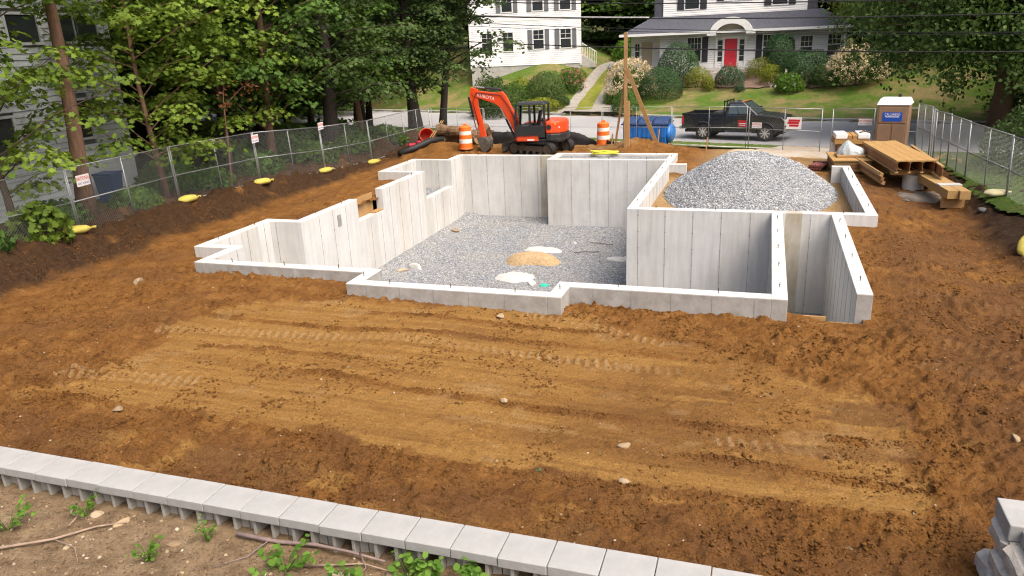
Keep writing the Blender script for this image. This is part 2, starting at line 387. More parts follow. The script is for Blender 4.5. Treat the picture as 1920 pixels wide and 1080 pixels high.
def tread(x, y):
    h = np.zeros(np.shape(x)); msk = np.zeros(np.shape(x))
    for (a, b, wd) in TREADS:
        ex, ey = b[0]-a[0], b[1]-a[1]; L = math.hypot(ex, ey); ex /= L; ey /= L
        u = (x-a[0])*ex+(y-a[1])*ey; v = -(x-a[0])*ey+(y-a[1])*ex
        m = ss(-.05, .1, u)*ss(L+.05, L-.1, u)*ss(wd, wd*.75, abs(v))*(.4+.8*vn(u*2, v*2, 9))
        bars = np.sin(2*math.pi*(u/.165+.5*v/wd*.5)); h += m*(.028*ss(-.2, .3, bars)-.024); msk = np.maximum(msk, m*ss(.0, .5, bars))
    return h, np.clip(msk, 0, 1)
def Zd(x, y):
    x = np.asarray(x, float); y = np.asarray(y, float)
    z = H(x, y).copy()
    z = np.where(y < 5.3, 0, z)
    sd = poly_sd(x, y, GPOLY); rough = 1-.8*ss(-.1, .3, sd)
    z += .10*(fbm(x*.35, y*.35, 41)-.5)
    c = fbm(x*3.1, y*3.1, 42, 4)-.48; f = fbm(x*9, y*9, 43, 3)-.45; f2 = fbm(x*20, y*20, 45, 2)-.37
    near = ss(20, 12, y)
    lump = .045*ss(.5, .8, vn(x*7, y*7, 46))+.03*ss(.48, .8, vn(x*13+3, y*13, 47))*near+.02*ss(.45, .8, vn(x*21, y*21+5, 48))*near
    z += rough*(.10*c+.07*f*(.5+.5*near)+.06*f2*(.3+.7*near)+lump*(.5+ss(.4, .6, fbm(x*.8, y*.8, 49))))+(1-rough)*(.02*f+.02*f2+.25*lump*ss(.45, .6, fbm(x*.9, y*2, 52))+.022*(fbm(x*.4, y*7, 44)-.5))
    for k, (y0, xa, xb, am) in enumerate(RIDGE):
        yy = ridge_line(x, y0, k); on = ss(xa, xa+1, x)*ss(xb, xb-1, x)
        z += on*am*np.exp(-((y-yy)/.05)**2)*(.4+1.2*fbm(x*4, y*9, 50+k))*1.2
        z -= on*am*.5*np.exp(-((y-yy-.08)/.05)**2)
    z += tread(x, y)[0]
    # spoil pushed up against the front walls, drop towards the left bank, ruts on the right
    z += .10*np.exp(-((y-13.3+.12*(x+12)*.0)/.6)**2)*ss(-14, -11, x)*ss(-7, -9, x)
    z -= .12*ss(.6, 1.6, x)*ss(2.6, 1.9, x)*ss(15, 14, y)*ss(12.6, 13.4, y)
    z += .16*np.exp(-((x-2.5)/.5)**2-((y-13.2)/.5)**2)
    ruts = fbm((x+y*.5)*2.2, (y-x*.5)*.8, 61)-.45
    z += .11*ruts*ss(2.4, 3.2, x)*ss(30, 24, y)*ss(7, 10, y)
    bank = ss(-15.7, -16.9, x+.9*(fbm(y*.9, x*.9, 63)-.5))
    z += bank*(.30*(fbm(x*3.5, y*3.5, 64)-.4)+.12*ss(.5, .75, vn(x*6, y*6, 65))) - .14*ss(-14.5, -16.0, x)*(1-bank)
    rb = ss(5.0, 5.9, x+.9*(fbm(y*.9, x*.9, 66)-.5))*ss(11, 17, y)*ss(33, 29, y)
    z -= .22*ss(3.0, 4.6, x)*(1-rb)*ss(12, 17, y)*ss(28, 25, y)
    # heap behind the back wall and around the braced post
    z += .13*ss(31.2, 32.6, y)*ss(36.5, 34, y)*ss(-2.6, -4.2, x)*(.5+fbm(x*1.2, y*1.2, 70))
    z += .42*np.exp(-((x+5.35)/1.05)**2-((y-34.2)/.62)**2)*(.65+.7*fbm(x*3, y*3, 71))
    z += .35*np.exp(-((x+14.6)/1.5)**2-((y-33.3)/1.0)**2)
    inG = inr(x, y, GAR); z = np.where(inG, -.28+.04*c, z)
    ap = ss(28.3, 29.6, y)*ss(-2.9, -2.4, x)*ss(6.0, 4.5, x); z = z*(1-.75*ap)+(-.17)*ap*.75*ss(37, 34, y)
    # sinks under the verge and under the retaining wall
    z -= .25*ss(36.3, 37.1, y+.155*(x+7.65))
    return z
xs = np.concatenate([np.arange(DX0, -13.5, .06), np.arange(-13.5, 4.5, .032), np.arange(4.5, DX1, .05)])
ys = np.concatenate([np.arange(DY0, 14.6, .027), np.arange(14.6, DY1, .09)])
def m_damp(x, y):
    n = fbm(x*.9, y*.9, 81)
    d = .75*ss(7.6, 6.9, y+.5*(n-.5))*ss(.35, .6, fbm(x*1.7, y*1.7, 82)+.12)
    d = np.maximum(d, .8*ss(2.0, 3.0, x+1.2*(n-.5))*ss(.3, .55, fbm(x*.8, y*1.5, 83)+.08))
    d = np.maximum(d, .5*ss(.5, .66, fbm(x*.6, y*.6, 84))*(1-m_graded(x, y)))
    d = np.maximum(d, .6*ss(.52, .64, fbm(x*.5, y*2.2, 86))*inr(x, y, (-1, 2.2, 8.6, 11)))
    return np.clip(d, 0, 1)
def m_pale(x, y):
    p = .75*tread(x, y)[1]*(1-.8*ss(2.2, 2.8, x))
    g = inr(x, y, GAR)*.95
    a = ss(28.3, 30, y)*ss(-3.0, -1.5, x)*ss(.3, .6, fbm(x*.7, y*.7, 91)+.2)*.8
    a2 = .55*ss(32, 33.5, y)*ss(-4, -6, x)*ss(-14, -11, x)*ss(.4, .6, fbm(x, y, 92))
    rl = np.zeros(np.shape(x))
    for k, (y0, xa, xb, am) in enumerate(RIDGE):
        on = ss(xa, xa+.8, x)*ss(xb, xb-.8, x); rl = np.maximum(rl, on*ss(.035, .012, abs(y-ridge_line(x, y0, k)-.07))*ss(.5, .62, vn(x*.9, x*0+k, 5)))
    bl = .3*ss(.62, .7, fbm(x*1.6, y*3.2, 93))*ss(-.2, .3, poly_sd(x, y, GPOLY))
    return np.clip(np.maximum.reduce([p, g, a, a2, rl*.75, bl]), 0, 1)
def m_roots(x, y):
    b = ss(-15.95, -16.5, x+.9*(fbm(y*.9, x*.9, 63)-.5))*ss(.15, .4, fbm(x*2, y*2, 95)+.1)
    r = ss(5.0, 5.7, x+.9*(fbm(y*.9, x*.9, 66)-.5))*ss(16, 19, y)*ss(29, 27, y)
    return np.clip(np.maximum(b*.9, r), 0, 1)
def keep_d(x, y):
    k = np.ones(x.shape, bool)
    for h in HOLES: k &= ~inr(x, y, h)
    return k
sheet('building_plot_soil', xs, ys, Zd, MT['soil'], keep_d, attrs={'graded': m_graded, 'damp': m_damp, 'pale': m_pale, 'roots': m_roots})
def zd(x, y): return float(Zd(np.array([x]), np.array([y]))[0])

# loose lumps and pebbles
ICO_V = []
ph = (1+5**.5)/2
for a, b in ((-1, ph), (1, ph), (-1, -ph), (1, -ph)): ICO_V += [(a, b, 0), (0, a, b), (b, 0, a)]
ICO_V = np.array([(-1, ph, 0), (1, ph, 0), (-1, -ph, 0), (1, -ph, 0), (0, -1, ph), (0, 1, ph), (0, -1, -ph), (0, 1, -ph), (ph, 0, -1), (ph, 0, 1), (-ph, 0, -1), (-ph, 0, 1)])/1.9
ICO_F = np.array([(0, 11, 5), (0, 5, 1), (0, 1, 7), (0, 7, 10), (0, 10, 11), (1, 5, 9), (5, 11, 4), (11, 10, 2), (10, 7, 6), (7, 1, 8), (3, 9, 4), (3, 4, 2), (3, 2, 6), (3, 6, 8), (3, 8, 9), (4, 9, 5), (2, 4, 11), (6, 2, 10), (8, 6, 7), (9, 8, 1)])
OCT_V = np.array([(1, 0, 0), (-1, 0, 0), (0, 1, 0), (0, -1, 0), (0, 0, 1), (0, 0, -1)], float); OCT_F = np.array([(0, 2, 4), (2, 1, 4), (1, 3, 4), (3, 0, 4), (2, 0, 5), (1, 2, 5), (3, 1, 5), (0, 3, 5)])
def scatter(name, P, S, mat, base='ico', flat=.7, kind='stuff', attrs=None, parent=None, jit=.35):
    BV, BF = (ICO_V, ICO_F) if base == 'ico' else (OCT_V, OCT_F)
    n = len(P); a = RNG.uniform(0, 6.28, n); b = RNG.uniform(-.5, .5, n)
    V = BV[None]*(1+RNG.uniform(-jit, jit, (n, len(BV), 3)))
    V = V*np.stack([S*RNG.uniform(.7, 1.4, n), S, S*flat*RNG.uniform(.7, 1.2, n)], -1)[:, None, :]
    x = V[..., 0].copy(); z = V[..., 2].copy(); V[..., 0] = x*np.cos(b)[:, None]-z*np.sin(b)[:, None]; V[..., 2] = x*np.sin(b)[:, None]+z*np.cos(b)[:, None]
    x = V[..., 0].copy(); y = V[..., 1].copy(); V[..., 0] = x*np.cos(a)[:, None]-y*np.sin(a)[:, None]; V[..., 1] = x*np.sin(a)[:, None]+y*np.cos(a)[:, None]
    V = V+np.asarray(P)[:, None, :]
    F = BF[None]+(np.arange(n)*len(BV))[:, None, None]
    at = {'tint': ('FACE', np.repeat(RNG.uniform(0, 1, n), len(BF)))}
    return npmesh(name, V.reshape(-1, 3), F.reshape(-1, 3), mat, parent, kind, False, at)
n = 120000
px = RNG.uniform(-17.2, 5.5, n); py = 5.6+RNG.beta(1.05, 1.7, n)*18
clump = fbm(px*1.6, py*1.6, 101); gsd = poly_sd(px, py, GPOLY)
ok = (RNG.uniform(0, 1, n) < np.where(gsd > .1, .10+.5*ss(.52, .64, clump), .3+1.4*ss(.40, .6, clump)))
for h in HOLES: ok &= ~inr(px, py, (h[0]-.15, h[1]+.15, h[2]-.15, h[3]+.15))
ok &= ~inr(px, py, (-3.8, 3.1, 20.5, 28.7))
px, py = px[ok], py[ok]; S = .007+.026*RNG.beta(.9, 6, len(px))*1.7
S *= .75+.5*ss(.4, .62, clump[ok])
rx_, ry_ = [], []
for k, (y0, xa, xb, am) in enumerate(RIDGE):
    q = RNG.uniform(xa, xb, int((xb-xa)*170)); rx_.append(q); ry_.append(ridge_line(q, y0, k)-.02+RNG.normal(size=len(q))*.05)
rx_ = np.concatenate(rx_); ry_ = np.concatenate(ry_); q = (fbm(rx_*1.5, ry_*1.5, 103) > .43) & (ry_ > 5.6); rx_, ry_ = rx_[q], ry_[q]
px = np.concatenate([px, rx_]); py = np.concatenate([py, ry_]); S = np.concatenate([S, .008+.022*RNG.beta(1, 4, len(rx_))])
scatter('soil_clods', np.stack([px, py, Zd(px, py)+S*.25], -1), S, MT['soil'], 'oct', .75)
m = MB()
for i in range(260):
    y_ = random.uniform(9, 33.5); x_ = -16.75+random.uniform(-.45, .35)+.5*(random.random()-.5); z_ = zd(x_, y_); a_ = random.uniform(-1.2, 1.2); L_ = random.uniform(.1, .4)
    m.tube([(x_, y_, z_+.03), (x_+L_*.5*math.cos(a_), y_+L_*.5*math.sin(a_), z_+random.uniform(.03, .12)), (x_+L_*math.cos(a_), y_+L_*math.sin(a_), zd(x_+L_*math.cos(a_), y_+L_*math.sin(a_))+.01)], [.011, .007, .003], 4)
m.build('bank_roots', simple('root', (.055, .036, .022), .9, .4, 9), kind='stuff')
ts = NT('pale_stone').p(.8, 0, .2); ts.col(ts.ramp(ts.attr('tint'), [(0, (.19, .13, .075)), (.6, (.31, .235, .15)), (1, (.43, .38, .30))]))
MT['stone'] = ts.m
n = 900; px = RNG.uniform(-13, 6, n); py = 5.7+RNG.beta(1, 1.7, n)*15
ok = np.ones(n, bool)
for h in HOLES: ok &= ~inr(px, py, (h[0]-.2, h[1]+.2, h[2]-.2, h[3]+.2))
ok &= ~inr(px, py, (-3.8, 3.1, 20.5, 28.7)); px, py = px[ok], py[ok]
S = .008+.022*RNG.beta(1, 5, len(px))
scatter('pebbles', np.stack([px, py, Zd(px, py)+S*.3], -1), S, MT['stone'])
# individual stones
def rock(name, x, y, s, label, mat, z=None, group=None):
    import bmesh as _b
    bm = _b.new(); _b.ops.create_icosphere(bm, subdivisions=3, radius=1.0); rs = np.random.RandomState(int(abs(x*131+y*977)) % 9999)
    cuts = [(Vector(rs.normal(size=3)).normalized(), .55+.35*rs.rand()) for _ in range(9)]; sc = Vector((s*(1+.5*rs.rand()), s*(.7+.3*rs.rand()), s*(.5+.2*rs.rand())))
    for v in bm.verts:
        c = v.co.copy()
        for n_, d_ in cuts:
            e = c.dot(n_)
            if e > d_: c -= n_*(e-d_)
        c *= 1+.12*(float(fbm(c.x*3+x, c.y*3+c.z*2, 7))-.45); v.co = Vector((c.x*sc.x, c.y*sc.y, c.z*sc.z))
    m_ = bpy.data.meshes.new(name); bm.to_mesh(m_); bm.free(); a_ = m_.attributes.new('tint', 'FLOAT', 'POINT'); a_.data.foreach_set('value', np.full(len(m_.vertices), .2+.6*rs.rand(), np.float32))
    me = link(name, m_, mat); me.rotation_euler = (0, 0, rs.rand()*6)
    me.location = (x, y, (zd(x, y) if z is None else z)+s*.18); return tag(me, label, 'stone', group)
for (x, y, s, l) in [(-1.35, 7.75, .075, 'pale stone resting against brown clods beside the scraped patch'), (3.25, 9.9, .07, 'long pale stone among brown ruts beside the block pier'), (-8.85, 7.55, .08, 'grey-white stone at the tip of the tan graded strip'), (-3.4, 9.28, .05, 'pale stone caught on the long clod ridge'),
                     (-4.6, 12.6, .1, 'flat tan rock on the soil below the front foundation wall'), (-13.6, 12.9, .14, 'yellowish block of stone lying below the left bank'), (3.0, 7.9, .06, 'grey stone in dark soil before the block pier'), (-1.5, 8.6, .07, 'cracked brown rock half sunk in the tan soil')]:
    rock('stone', x, y, s, l, MT['stone'])

# ------------------------------------------------------------------ foundation
T = .30; ZB = -2.6
fnd = thing('house_foundation', 'new grey poured concrete house foundation with stepped walls around a gravel basement', 'foundation', (-5, 22, 0))
MT['seam'] = simple('form_seam', (.26, .26, .255), .9, .3, 4)
MT['rust'] = simple('rusty_steel', (.11, .075, .06), .7, .3, 9, metal=.3)
off = Vector((-5, 22, 0))
seam_me = {}
def seam_mesh(h):
    k = round(h, 2)
    if k not in seam_me:
        m = MB(); m.bx(-.007, .007, -.004, .01, -h, -.03)
        z = -.18
        while z > -h+.1:
            m.bx(-.017, .017, -.006, .008, z-.02, z+.01); z -= .47
        seam_me[k] = m.mesh('form_seam'); seam_me[k].materials.append(MT['seam'])
    return seam_me[k]
def wall(x0, x1, y0, y1, top=T, sides='s', label=None, zb=ZB, bolts=True):
    m = MB(); m.bx(x0, x1, y0, y1, zb, top)
    o = m.build('wall', MT['concrete'], fnd, bevel=.008, seg=1); o.location = -off
    alongx = (x1-x0) > (y1-y0)
    g = .76
    for sd in sides:
        if sd in 'sn':
            k0 = math.ceil((x0+y0+.12)/g)
            for k in range(k0, int(math.floor((x1+y0-.12)/g))+1):
                q = link('form_seam', seam_mesh(top-zb), None, o); q.location = (k*g-y0, y0 if sd == 's' else y1, top)
                if sd == 'n': q.rotation_euler = (0, 0, math.pi)
        else:
            k0 = math.ceil((y0+x0+.12)/g)
            for k in range(k0, int(math.floor((y1+x0-.12)/g))+1):
                q = link('form_seam', seam_mesh(top-zb), None, o); q.location = (x1 if sd == 'e' else x0, k*g-x0, top)
                q.rotation_euler = (0, 0, math.pi/2 if sd == 'e' else -math.pi/2)
    if bolts and top > .2:
        L = max(x1-x0, y1-y0); nb = max(1, int(L/1.35))
        for i in range(nb):
            t = (i+.5)/nb; x = x0+(x1-x0)*t if alongx else (x0+x1)/2; y = (y0+y1)/2 if alongx else y0+(y1-y0)*t
            q = link('anchor_bolt', bolt_me, None, o); q.location = (x, y, top-.01); q.rotation_euler = (random.uniform(-.08, .08), random.uniform(-.08, .08), 0)
    return o
bm_ = MB(); bm_.cyl((0, 0, 0), (0, 0, .11), .008, n=6); bm_.cyl((0, 0, .06), (0, 0, .075), .016, n=6); bolt_me = bm_.mesh('anchor_bolt'); bolt_me.materials.append(MT['rust'])
wall(-12.45, -8.16, 13.8, 14.08, sides='s'); wall(-8.16, -7.88, 13.0, 14.08, sides=''); wall(-7.88, -3.78, 13.0, 13.28); wall(-3.78, -3.5, 13.0, 13.95, sides='')
wall(-3.5, .3, 13.67, 13.95); wall(.3, .58, 13.67, 20.75, sides='ew'); wall(-3.6, 2.9, 20.75, 21.03, sides='s')
wall(1.78, 2.06, 14.25, 20.75, sides='we'); wall(.58, 1.78, 14.02, 14.22, top=-.3, sides='', bolts=False)
wall(2.62, 2.9, 21.03, 28.2, sides='w'); wall(2.3, 2.9, 28.2, 28.48, sides='s', bolts=False); wall(-3.6, -3.32, 21.03, 30.9, sides='e'); wall(-3.32, -2.7, 28.4, 28.68, sides='', bolts=False)
wall(-8.1, -3.6, 29.4, 29.68); wall(-8.38, -8.1, 29.4, 30.9, sides='', bolts=False); wall(-12.45, -8.38, 30.35, 30.63); wall(-8.38, -3.32, 30.9, 31.18, sides='')
wall(-12.73, -12.45, 18.15, 21.1, sides='e'); wall(-12.73, -12.45, 21.1, 22.85, top=-.45, sides='e'); wall(-12.73, -12.45, 22.85, 26.38, sides='e')
wall(-12.73, -12.45, 26.38, 29.02, top=-.8, sides='e'); wall(-12.73, -12.45, 29.02, 30.63, sides='e', bolts=False)
wall(-13.78, -13.5, 15.03, 18.15, sides='e'); wall(-13.5, -12.73, 15.03, 15.31, sides='s', bolts=False); wall(-12.73, -12.45, 13.8, 15.31, sides='e', bolts=False); wall(-13.5, -12.45, 17.87, 18.15, sides='s', bolts=False)
wall(-14.35, -14.07, 26.1, 29.3, sides='e'); wall(-14.07, -12.73, 26.1, 26.38, sides='', bolts=False); wall(-14.07, -12.73, 29.02, 29.3, sides='s', bolts=False)
# dark plate painting the shade inside the beam pocket, weep pipe and form boards left on the walls
p = MB(); p.bx(-12.445, -12.43, 19.8, 20.0, -.3, .05); p.build('beam_pocket_shade', MT['seam'], fnd).location = -off
p = MB(); p.cyl((-8.45, 30.36, -1.0), (-8.45, 30.3, -1.0), .075, n=14); p.build('drain_sleeve', MT['dark'], fnd).location = -off
p = MB(); p.bx(-12.71, -12.48, 22.3, 22.83, -.44, -.40); p.bx(-12.78, -12.735, 21.0, 22.6, -.7, .22); tag(p.build('form_board', MT['wood'], None), 'pale board left in the notch of the long side wall', 'board')
p = MB(); p.bx(.6, 1.76, 14.05, 14.19, -.297, -.262); p.bx(.62, 1.3, 14.25, 14.29, -.3, -.2); tag(p.build('sill_plank', MT['wood'], None), 'wooden plank on the low threshold between the stair walls', 'plank')
# gravel
def gz(x, y): return -2.45+.05*(fbm(x*1.2, y*1.2, 110)-.5)+.03*fbm(x*12, y*12, 111)+.12*ss(-11.6, -12.4, x)+.1*ss(29.6, 30.3, y)+.16*np.exp(-((x+7.45)/.75)**2-((y-23.9)/.45)**2)
MT['floorgravel'] = MT['gravel']
sheet('basement_gravel_floor', np.arange(-13.6, .42, .07), np.arange(13.2, 30.5, .07), gz, MT['gravel'],
      keep=lambda x, y: inr(x, y, (-12.6, -8.2, 13.9, 30.5)) | inr(x, y, (-8.3, -3.5, 13.1, 29.6)) | inr(x, y, (-3.6, .4, 13.8, 20.9)) | inr(x, y, (-13.6, -12.5, 15.1, 18.0)))
tsd = simple('sand', (.38, .27, .15), .95, .3, 14, bump=.6)
sheet('stairwell_floor', np.arange(.5, 1.86, .1), np.arange(14.1, 20.9, .1), lambda x, y: -2.5+.03*fbm(x*6, y*6, 3), MT['gravel'])
sheet('window_well_gravel', np.arange(-14.15, -12.6, .08), np.arange(26.3, 29.1, .08), lambda x, y: -.9+.06*fbm(x*5, y*5, 113), MT['gravel'])
sheet('porch_gravel_fill', np.arange(-8.2, -3.4, .08), np.arange(29.6, 31.0, .08), lambda x, y: .2+.05*fbm(x*4, y*4, 115), MT['gravel'])
tgs = NT('gravel_stones').p(.8, 0, .25); tgs.col(tgs.ramp(tgs.attr('tint'), [(0, (.12, .132, .15)), (.5, (.27, .29, .315)), (.9, (.43, .45, .47)), (1, (.56, .56, .56))]))
def cz(x, y):
    dx = (x+.55)/np.where(x < -.55, 2.75, 3.0); dy = (y-26.6)/np.where(y < 26.6, 4.6, 3.9)
    r = np.sqrt(dx*dx+dy*dy)
    z = 1.45*np.maximum(0, 1-r**1.35)-.30
    z += .16*np.exp(-((x-1.2)/.8)**2-((y-26.2)/1.5)**2)-.12*np.exp(-((x-.35)/.3)**2-((y-25.5)/1.4)**2)
    return np.minimum(z, .93-.10*abs(x+.7)+.25*(fbm(x*.9, y*.9, 125)-.5))+.05*(fbm(x*2.5, y*2.5, 120)-.5)+.035*fbm(x*14, y*14, 121)-.06*ss(.85, 1.05, r)
sheet('gravel_heap_core', np.arange(-3.3, 2.6, .05), np.arange(21.9, 30.4, .06), cz, MT['gravel'], keep=lambda x, y: (cz(x, y) > -.34) & ~((y > 28.3) & ((x < -2.75) | (x > 2.3))), kind=None)
bpy.data.objects['gravel_heap_core'].name = 'gravel_heap'
hp = tag(bpy.data.objects['gravel_heap'], 'large heap of bluish-grey crushed stone inside the garage walls', 'gravel heap')
n = 30000; px = RNG.uniform(-3.2, 2.5, n); py = RNG.uniform(22, 30.3, n); zz = cz(px, py)
ok = (zz > -.27) & ~((py > 28.2) & ((px < -2.8) | (px > 2.2))); px, py, zz = px[ok], py[ok], zz[ok]
S = RNG.uniform(.018, .04, len(px)); so = scatter('stones', np.stack([px, py, zz], -1), S, tgs.m, 'oct', .75, parent=hp)
n = 16000; px = RNG.uniform(-12.3, -3.6, n); py = RNG.uniform(14.2, 30.2, n)
ok = inr(px, py, (-12.4, -8.2, 14.2, 30.3)) | inr(px, py, (-8.3, -3.6, 13.4, 29.3)); px, py = px[ok], py[ok]
S = RNG.uniform(.015, .034, len(px)); scatter('floor_stones', np.stack([px, py, gz(px, py)], -1), S, tgs.m, 'oct', .7)
# footing pads and rubble on the basement floor
MT['paleconc'] = simple('pale_footing_concrete', (.47, .465, .445), .9, .12, 5, bump=.3)
def blob(name, cx, cy, rx, ry, h, mat, label, cat, seed, zf=gz, group=None):
    V = []; nr, na = 7, 36
    for i in range(nr):
        for k in range(na):
            a = 2*math.pi*k/na; r = (i/(nr-1))
            e = 1+.22*(float(vn(math.cos(a)*2+seed, math.sin(a)*2, 5))-.5)*2
            x = cx+rx*r*e*math.cos(a); y = cy+ry*r*e*math.sin(a)
            z = float(zf(x, y))+h*(1-r**5)+.025*float(fbm(x*6, y*6, seed))-(.05 if i == nr-1 else 0); V.append((x-cx, y-cy, z))
    F = [(i*na+k, i*na+(k+1) % na, (i+1)*na+(k+1) % na, (i+1)*na+k) for i in range(nr-1) for k in range(na)]
    o = npmesh(name, V, F, mat, None, None, True); o.location = (cx, cy, 0); return tag(o, label, cat, group)
blob('footing_pad', -7.5, 25.5, .75, .33, .10, MT['paleconc'], 'white footing pad behind the sand heap on the basement gravel', 'footing', 3)
blob('footing_pad', -7.45, 22.15, .72, .5, .12, MT['paleconc'], 'white footing pad by the broken rubble on the basement gravel', 'footing', 8)
blob('sand_heap', -7.45, 23.95, .95, .62, .22, tsd, 'flat heap of tan sand between the two white pads', 'sand heap', 5)
blob('pale_dust_patch', -4.3, 24.9, .7, .32, .035, MT['paleconc'], 'pale washed-out cement patch beside the garage wall', 'cement patch', 9)
MT['teal'] = simple('teal_plastic', (.03, .42, .30), .5, .2, 5)
for i, (x, y, s, m, l) in enumerate([(-6.75, 21.6, .16, MT['paleconc'], 'broken white slab piece leaning beside the near footing pad'), (-6.3, 21.5, .12, MT['teal'], 'small green plastic scrap beside the near footing pad'), (-11.3, 22.6, .22, MT['paleconc'], 'white concrete lump near the long side wall'), (-11.6, 22.2, .15, MT['stone'], 'tan rubble lump near the long side wall'),
                                     (-11.9, 27.6, .16, MT['stone'], 'tan rubble lump in the far corner of the basement'), (-6.6, 26.6, .12, MT['paleconc'], 'white chip of concrete alone on the open gravel')]):
    rock('rubble', x, y, s, l, m, z=float(gz(x, y)))
for x, y, a, l in [(-5.9, 25.4, .3, 'dark bent rebar offcut lying past the far pad'), (-5.6, 26.6, -.2, 'long dark rod lying on the gravel'), (-4.2, 26.0, .1, 'dark rod lying next to the garage wall')]:
    m = MB(); m.tube([(-.4, 0, .03), (0, .03, .04), (.35, -.02, .03), (.5, .06, .03)], .014, 6); o = m.build('rebar_offcut', MT['rust']); o.location = (x, y, float(gz(x, y))+.02); o.rotation_euler = (0, 0, a); tag(o, l, 'rebar')

# ------------------------------------------------------------------ near terrace and block walls
def zt(x, y):
    x = np.asarray(x, float); y = np.asarray(y, float)
    return .395+.05*ss(5.0, 4.0, y)+.08*(fbm(x*1.1, y*1.1, 131)-.5)+.07*(fbm(x*4, y*4, 132)-.45)+.045*(fbm(x*13, y*13, 133)-.45)-.03*ss(5.0, 5.25, y)
tt = NT('terrace_soil').p(.95, 0, .1)
tc_ = tt.ramp(tt.noise(3.5, 8, .7), [(.3, (.11, .074, .044)), (.5, (.20, .14, .085)), (.7, (.28, .21, .13))])
tt.col(tt.mix(1.0, tc_, tt.ramp(tt.noise(45, 5, .75), [(.28, .6), (.7, 1.25)]), 'MULTIPLY')); tt.bump(tt.noise(40, 6, .7), .8, .03)
MT['terrace'] = tt.m
sheet('terrace_soil', np.arange(-10.4, 3.2, .035), np.arange(1.5, 5.42, .035), zt, MT['terrace'])
n = 9000; px = RNG.uniform(-9, .5, n); py = RNG.uniform(3.4, 5.1, n); S = .006+.02*RNG.beta(1, 5, n)
scatter('terrace_clods', np.stack([px, py, zt(px, py)+S*.3], -1), S, MT['terrace'], 'oct')
n = 900; px = RNG.uniform(-9, .5, n); py = RNG.uniform(3.4, 5.1, n); S = .006+.03*RNG.beta(1, 4, n)
scatter('terrace_pebbles', np.stack([px, py, zt(px, py)+S*.3], -1), S, MT['stone'])
MT['block'] = simple('block_concrete', (.305, .307, .305), .9, .1, 4, bump=.35)
MT['blocklow'] = simple('raw_block_concrete', (.31, .30, .28), .95, .15, 6, bump=.5)
rw = thing('retaining_wall', 'long low wall of light grey concrete blocks with smooth flat caps', 'retaining wall', (-4, 5.3, 0))
capm = []
for k in range(4):
    m = MB(); e = [random.uniform(-.004, .004) for _ in range(4)]
    m.hexa([(-.2238, -.185+e[0], 0), (.2238, -.185+e[1], 0), (.2238, .185, 0), (-.2238, .185, 0)], [(-.2238, -.185+e[0], .10), (.2238, -.185+e[1], .10), (.2238, .185, .10), (-.2238, .185, .10)])
    capm.append(m)
lowm = MB()
lowm.bx(-.222, .222, .10, .185, 0, .296); lowm.bx(-.125, -.09, -.135, .10, 0, .295); lowm.bx(.09, .125, -.135, .10, 0, .295)
lowm.bx(-.222, -.132, -.06, -.02, 0, .293); lowm.bx(.132, .222, -.06, -.02, 0, .293)
cap0 = [m.build('cap_block', MT['block'], rw, bevel=.007) for m in capm]
low0 = lowm.build('hollow_block', MT['blocklow'], rw, bevel=.004, seg=1)
basem = MB(); basem.bx(-.2265, .2265, -.18, .19, -.6, 0); base0 = basem.build('base_block', MT['blocklow'], rw, bevel=.006)
for i in range(26):
    x = -10.0+i*.4555+4
    c = cap0[i] if i < 4 else cap0[i % 4].copy()
    if i >= 4: COL.objects.link(c)
    c.location = (x, .035+random.uniform(-.004, .004), .552+random.uniform(-.002, .002)); c.rotation_euler = (0, 0, random.uniform(-.006, .006))
    for src, z in ((low0, .254), (base0, .252)):
        q = src if i == 0 else src.copy()
        if i: COL.objects.link(q)
        q.location = (x+(.0 if src is low0 else .2), .02, z)
# rock-faced pier beside the near right edge
pw = thing('block_pier', 'rock-faced grey block pier with smooth caps at the end of the terrace', 'block wall', (2.6, 6.6, 0))
MT['splitface'] = simple('split_face_block', (.43, .40, .36), .95, .25, 9, bump=.9)
def rockblock(x0, x1, y0, y1, z0, z1, seed):
    ny, nz = 9, 6; V = []; F = []
    for i in range(ny+1):
        for j in range(nz+1):
            y = y0+(y1-y0)*i/ny; z = z0+(z1-z0)*j/nz; e = 0 if i in (0, ny) or j in (0, nz) else 1
            V.append((x0-.01-e*(.02+.075*float(fbm(y*5+seed, z*7, seed))), y, z))
    for i in range(ny):
        for j in range(nz): F.append((i*(nz+1)+j, (i+1)*(nz+1)+j, (i+1)*(nz+1)+j+1, i*(nz+1)+j+1))
    m = MB(); m.add(V, F); m.bx(x0-.009, x1, y0, y1, z0, z1)
    o = m.build('face_block', MT['splitface'], pw); o.location = (-2.6, -6.6, 0); return o
for r in range(5):
    zz = .44-.2*r
    for k in range(4):
        y1 = 7.26-.46*k-(.23 if r % 2 else 0); rockblock(2.36-.025*r, 2.95, y1-.452, y1, zz-.196, zz, r*10+k)
for k in range(5):
    m = MB(); y1 = 7.28-.46*k; x0 = 2.33 if k == 0 else 2.43
    m.bx(x0, 3.0, y1-.453, y1, .444, .585 if k else .62); o = m.build('cap_block', MT['block'], pw, bevel=.012); o.location = (-2.6, -6.6, 0)
m = MB(); m.tube([(2.75, 7.2, .67), (3.0, 7.12, .68), (3.2, 7.15, .66)], [.05, .06, .05], 10); m.tube([(2.62, 7.08, .645), (3.0, 7.0, .645)], .03, 8)
tag(m.build('plastic_roll', MT['teal'], smooth=True), 'teal plastic roll lying on the block pier', 'plastic roll')
n = 500; px = RNG.uniform(-9, .5, n); py = RNG.uniform(3.5, 5.12, n); aa = RNG.uniform(0, 6.28, n)
m = MB()
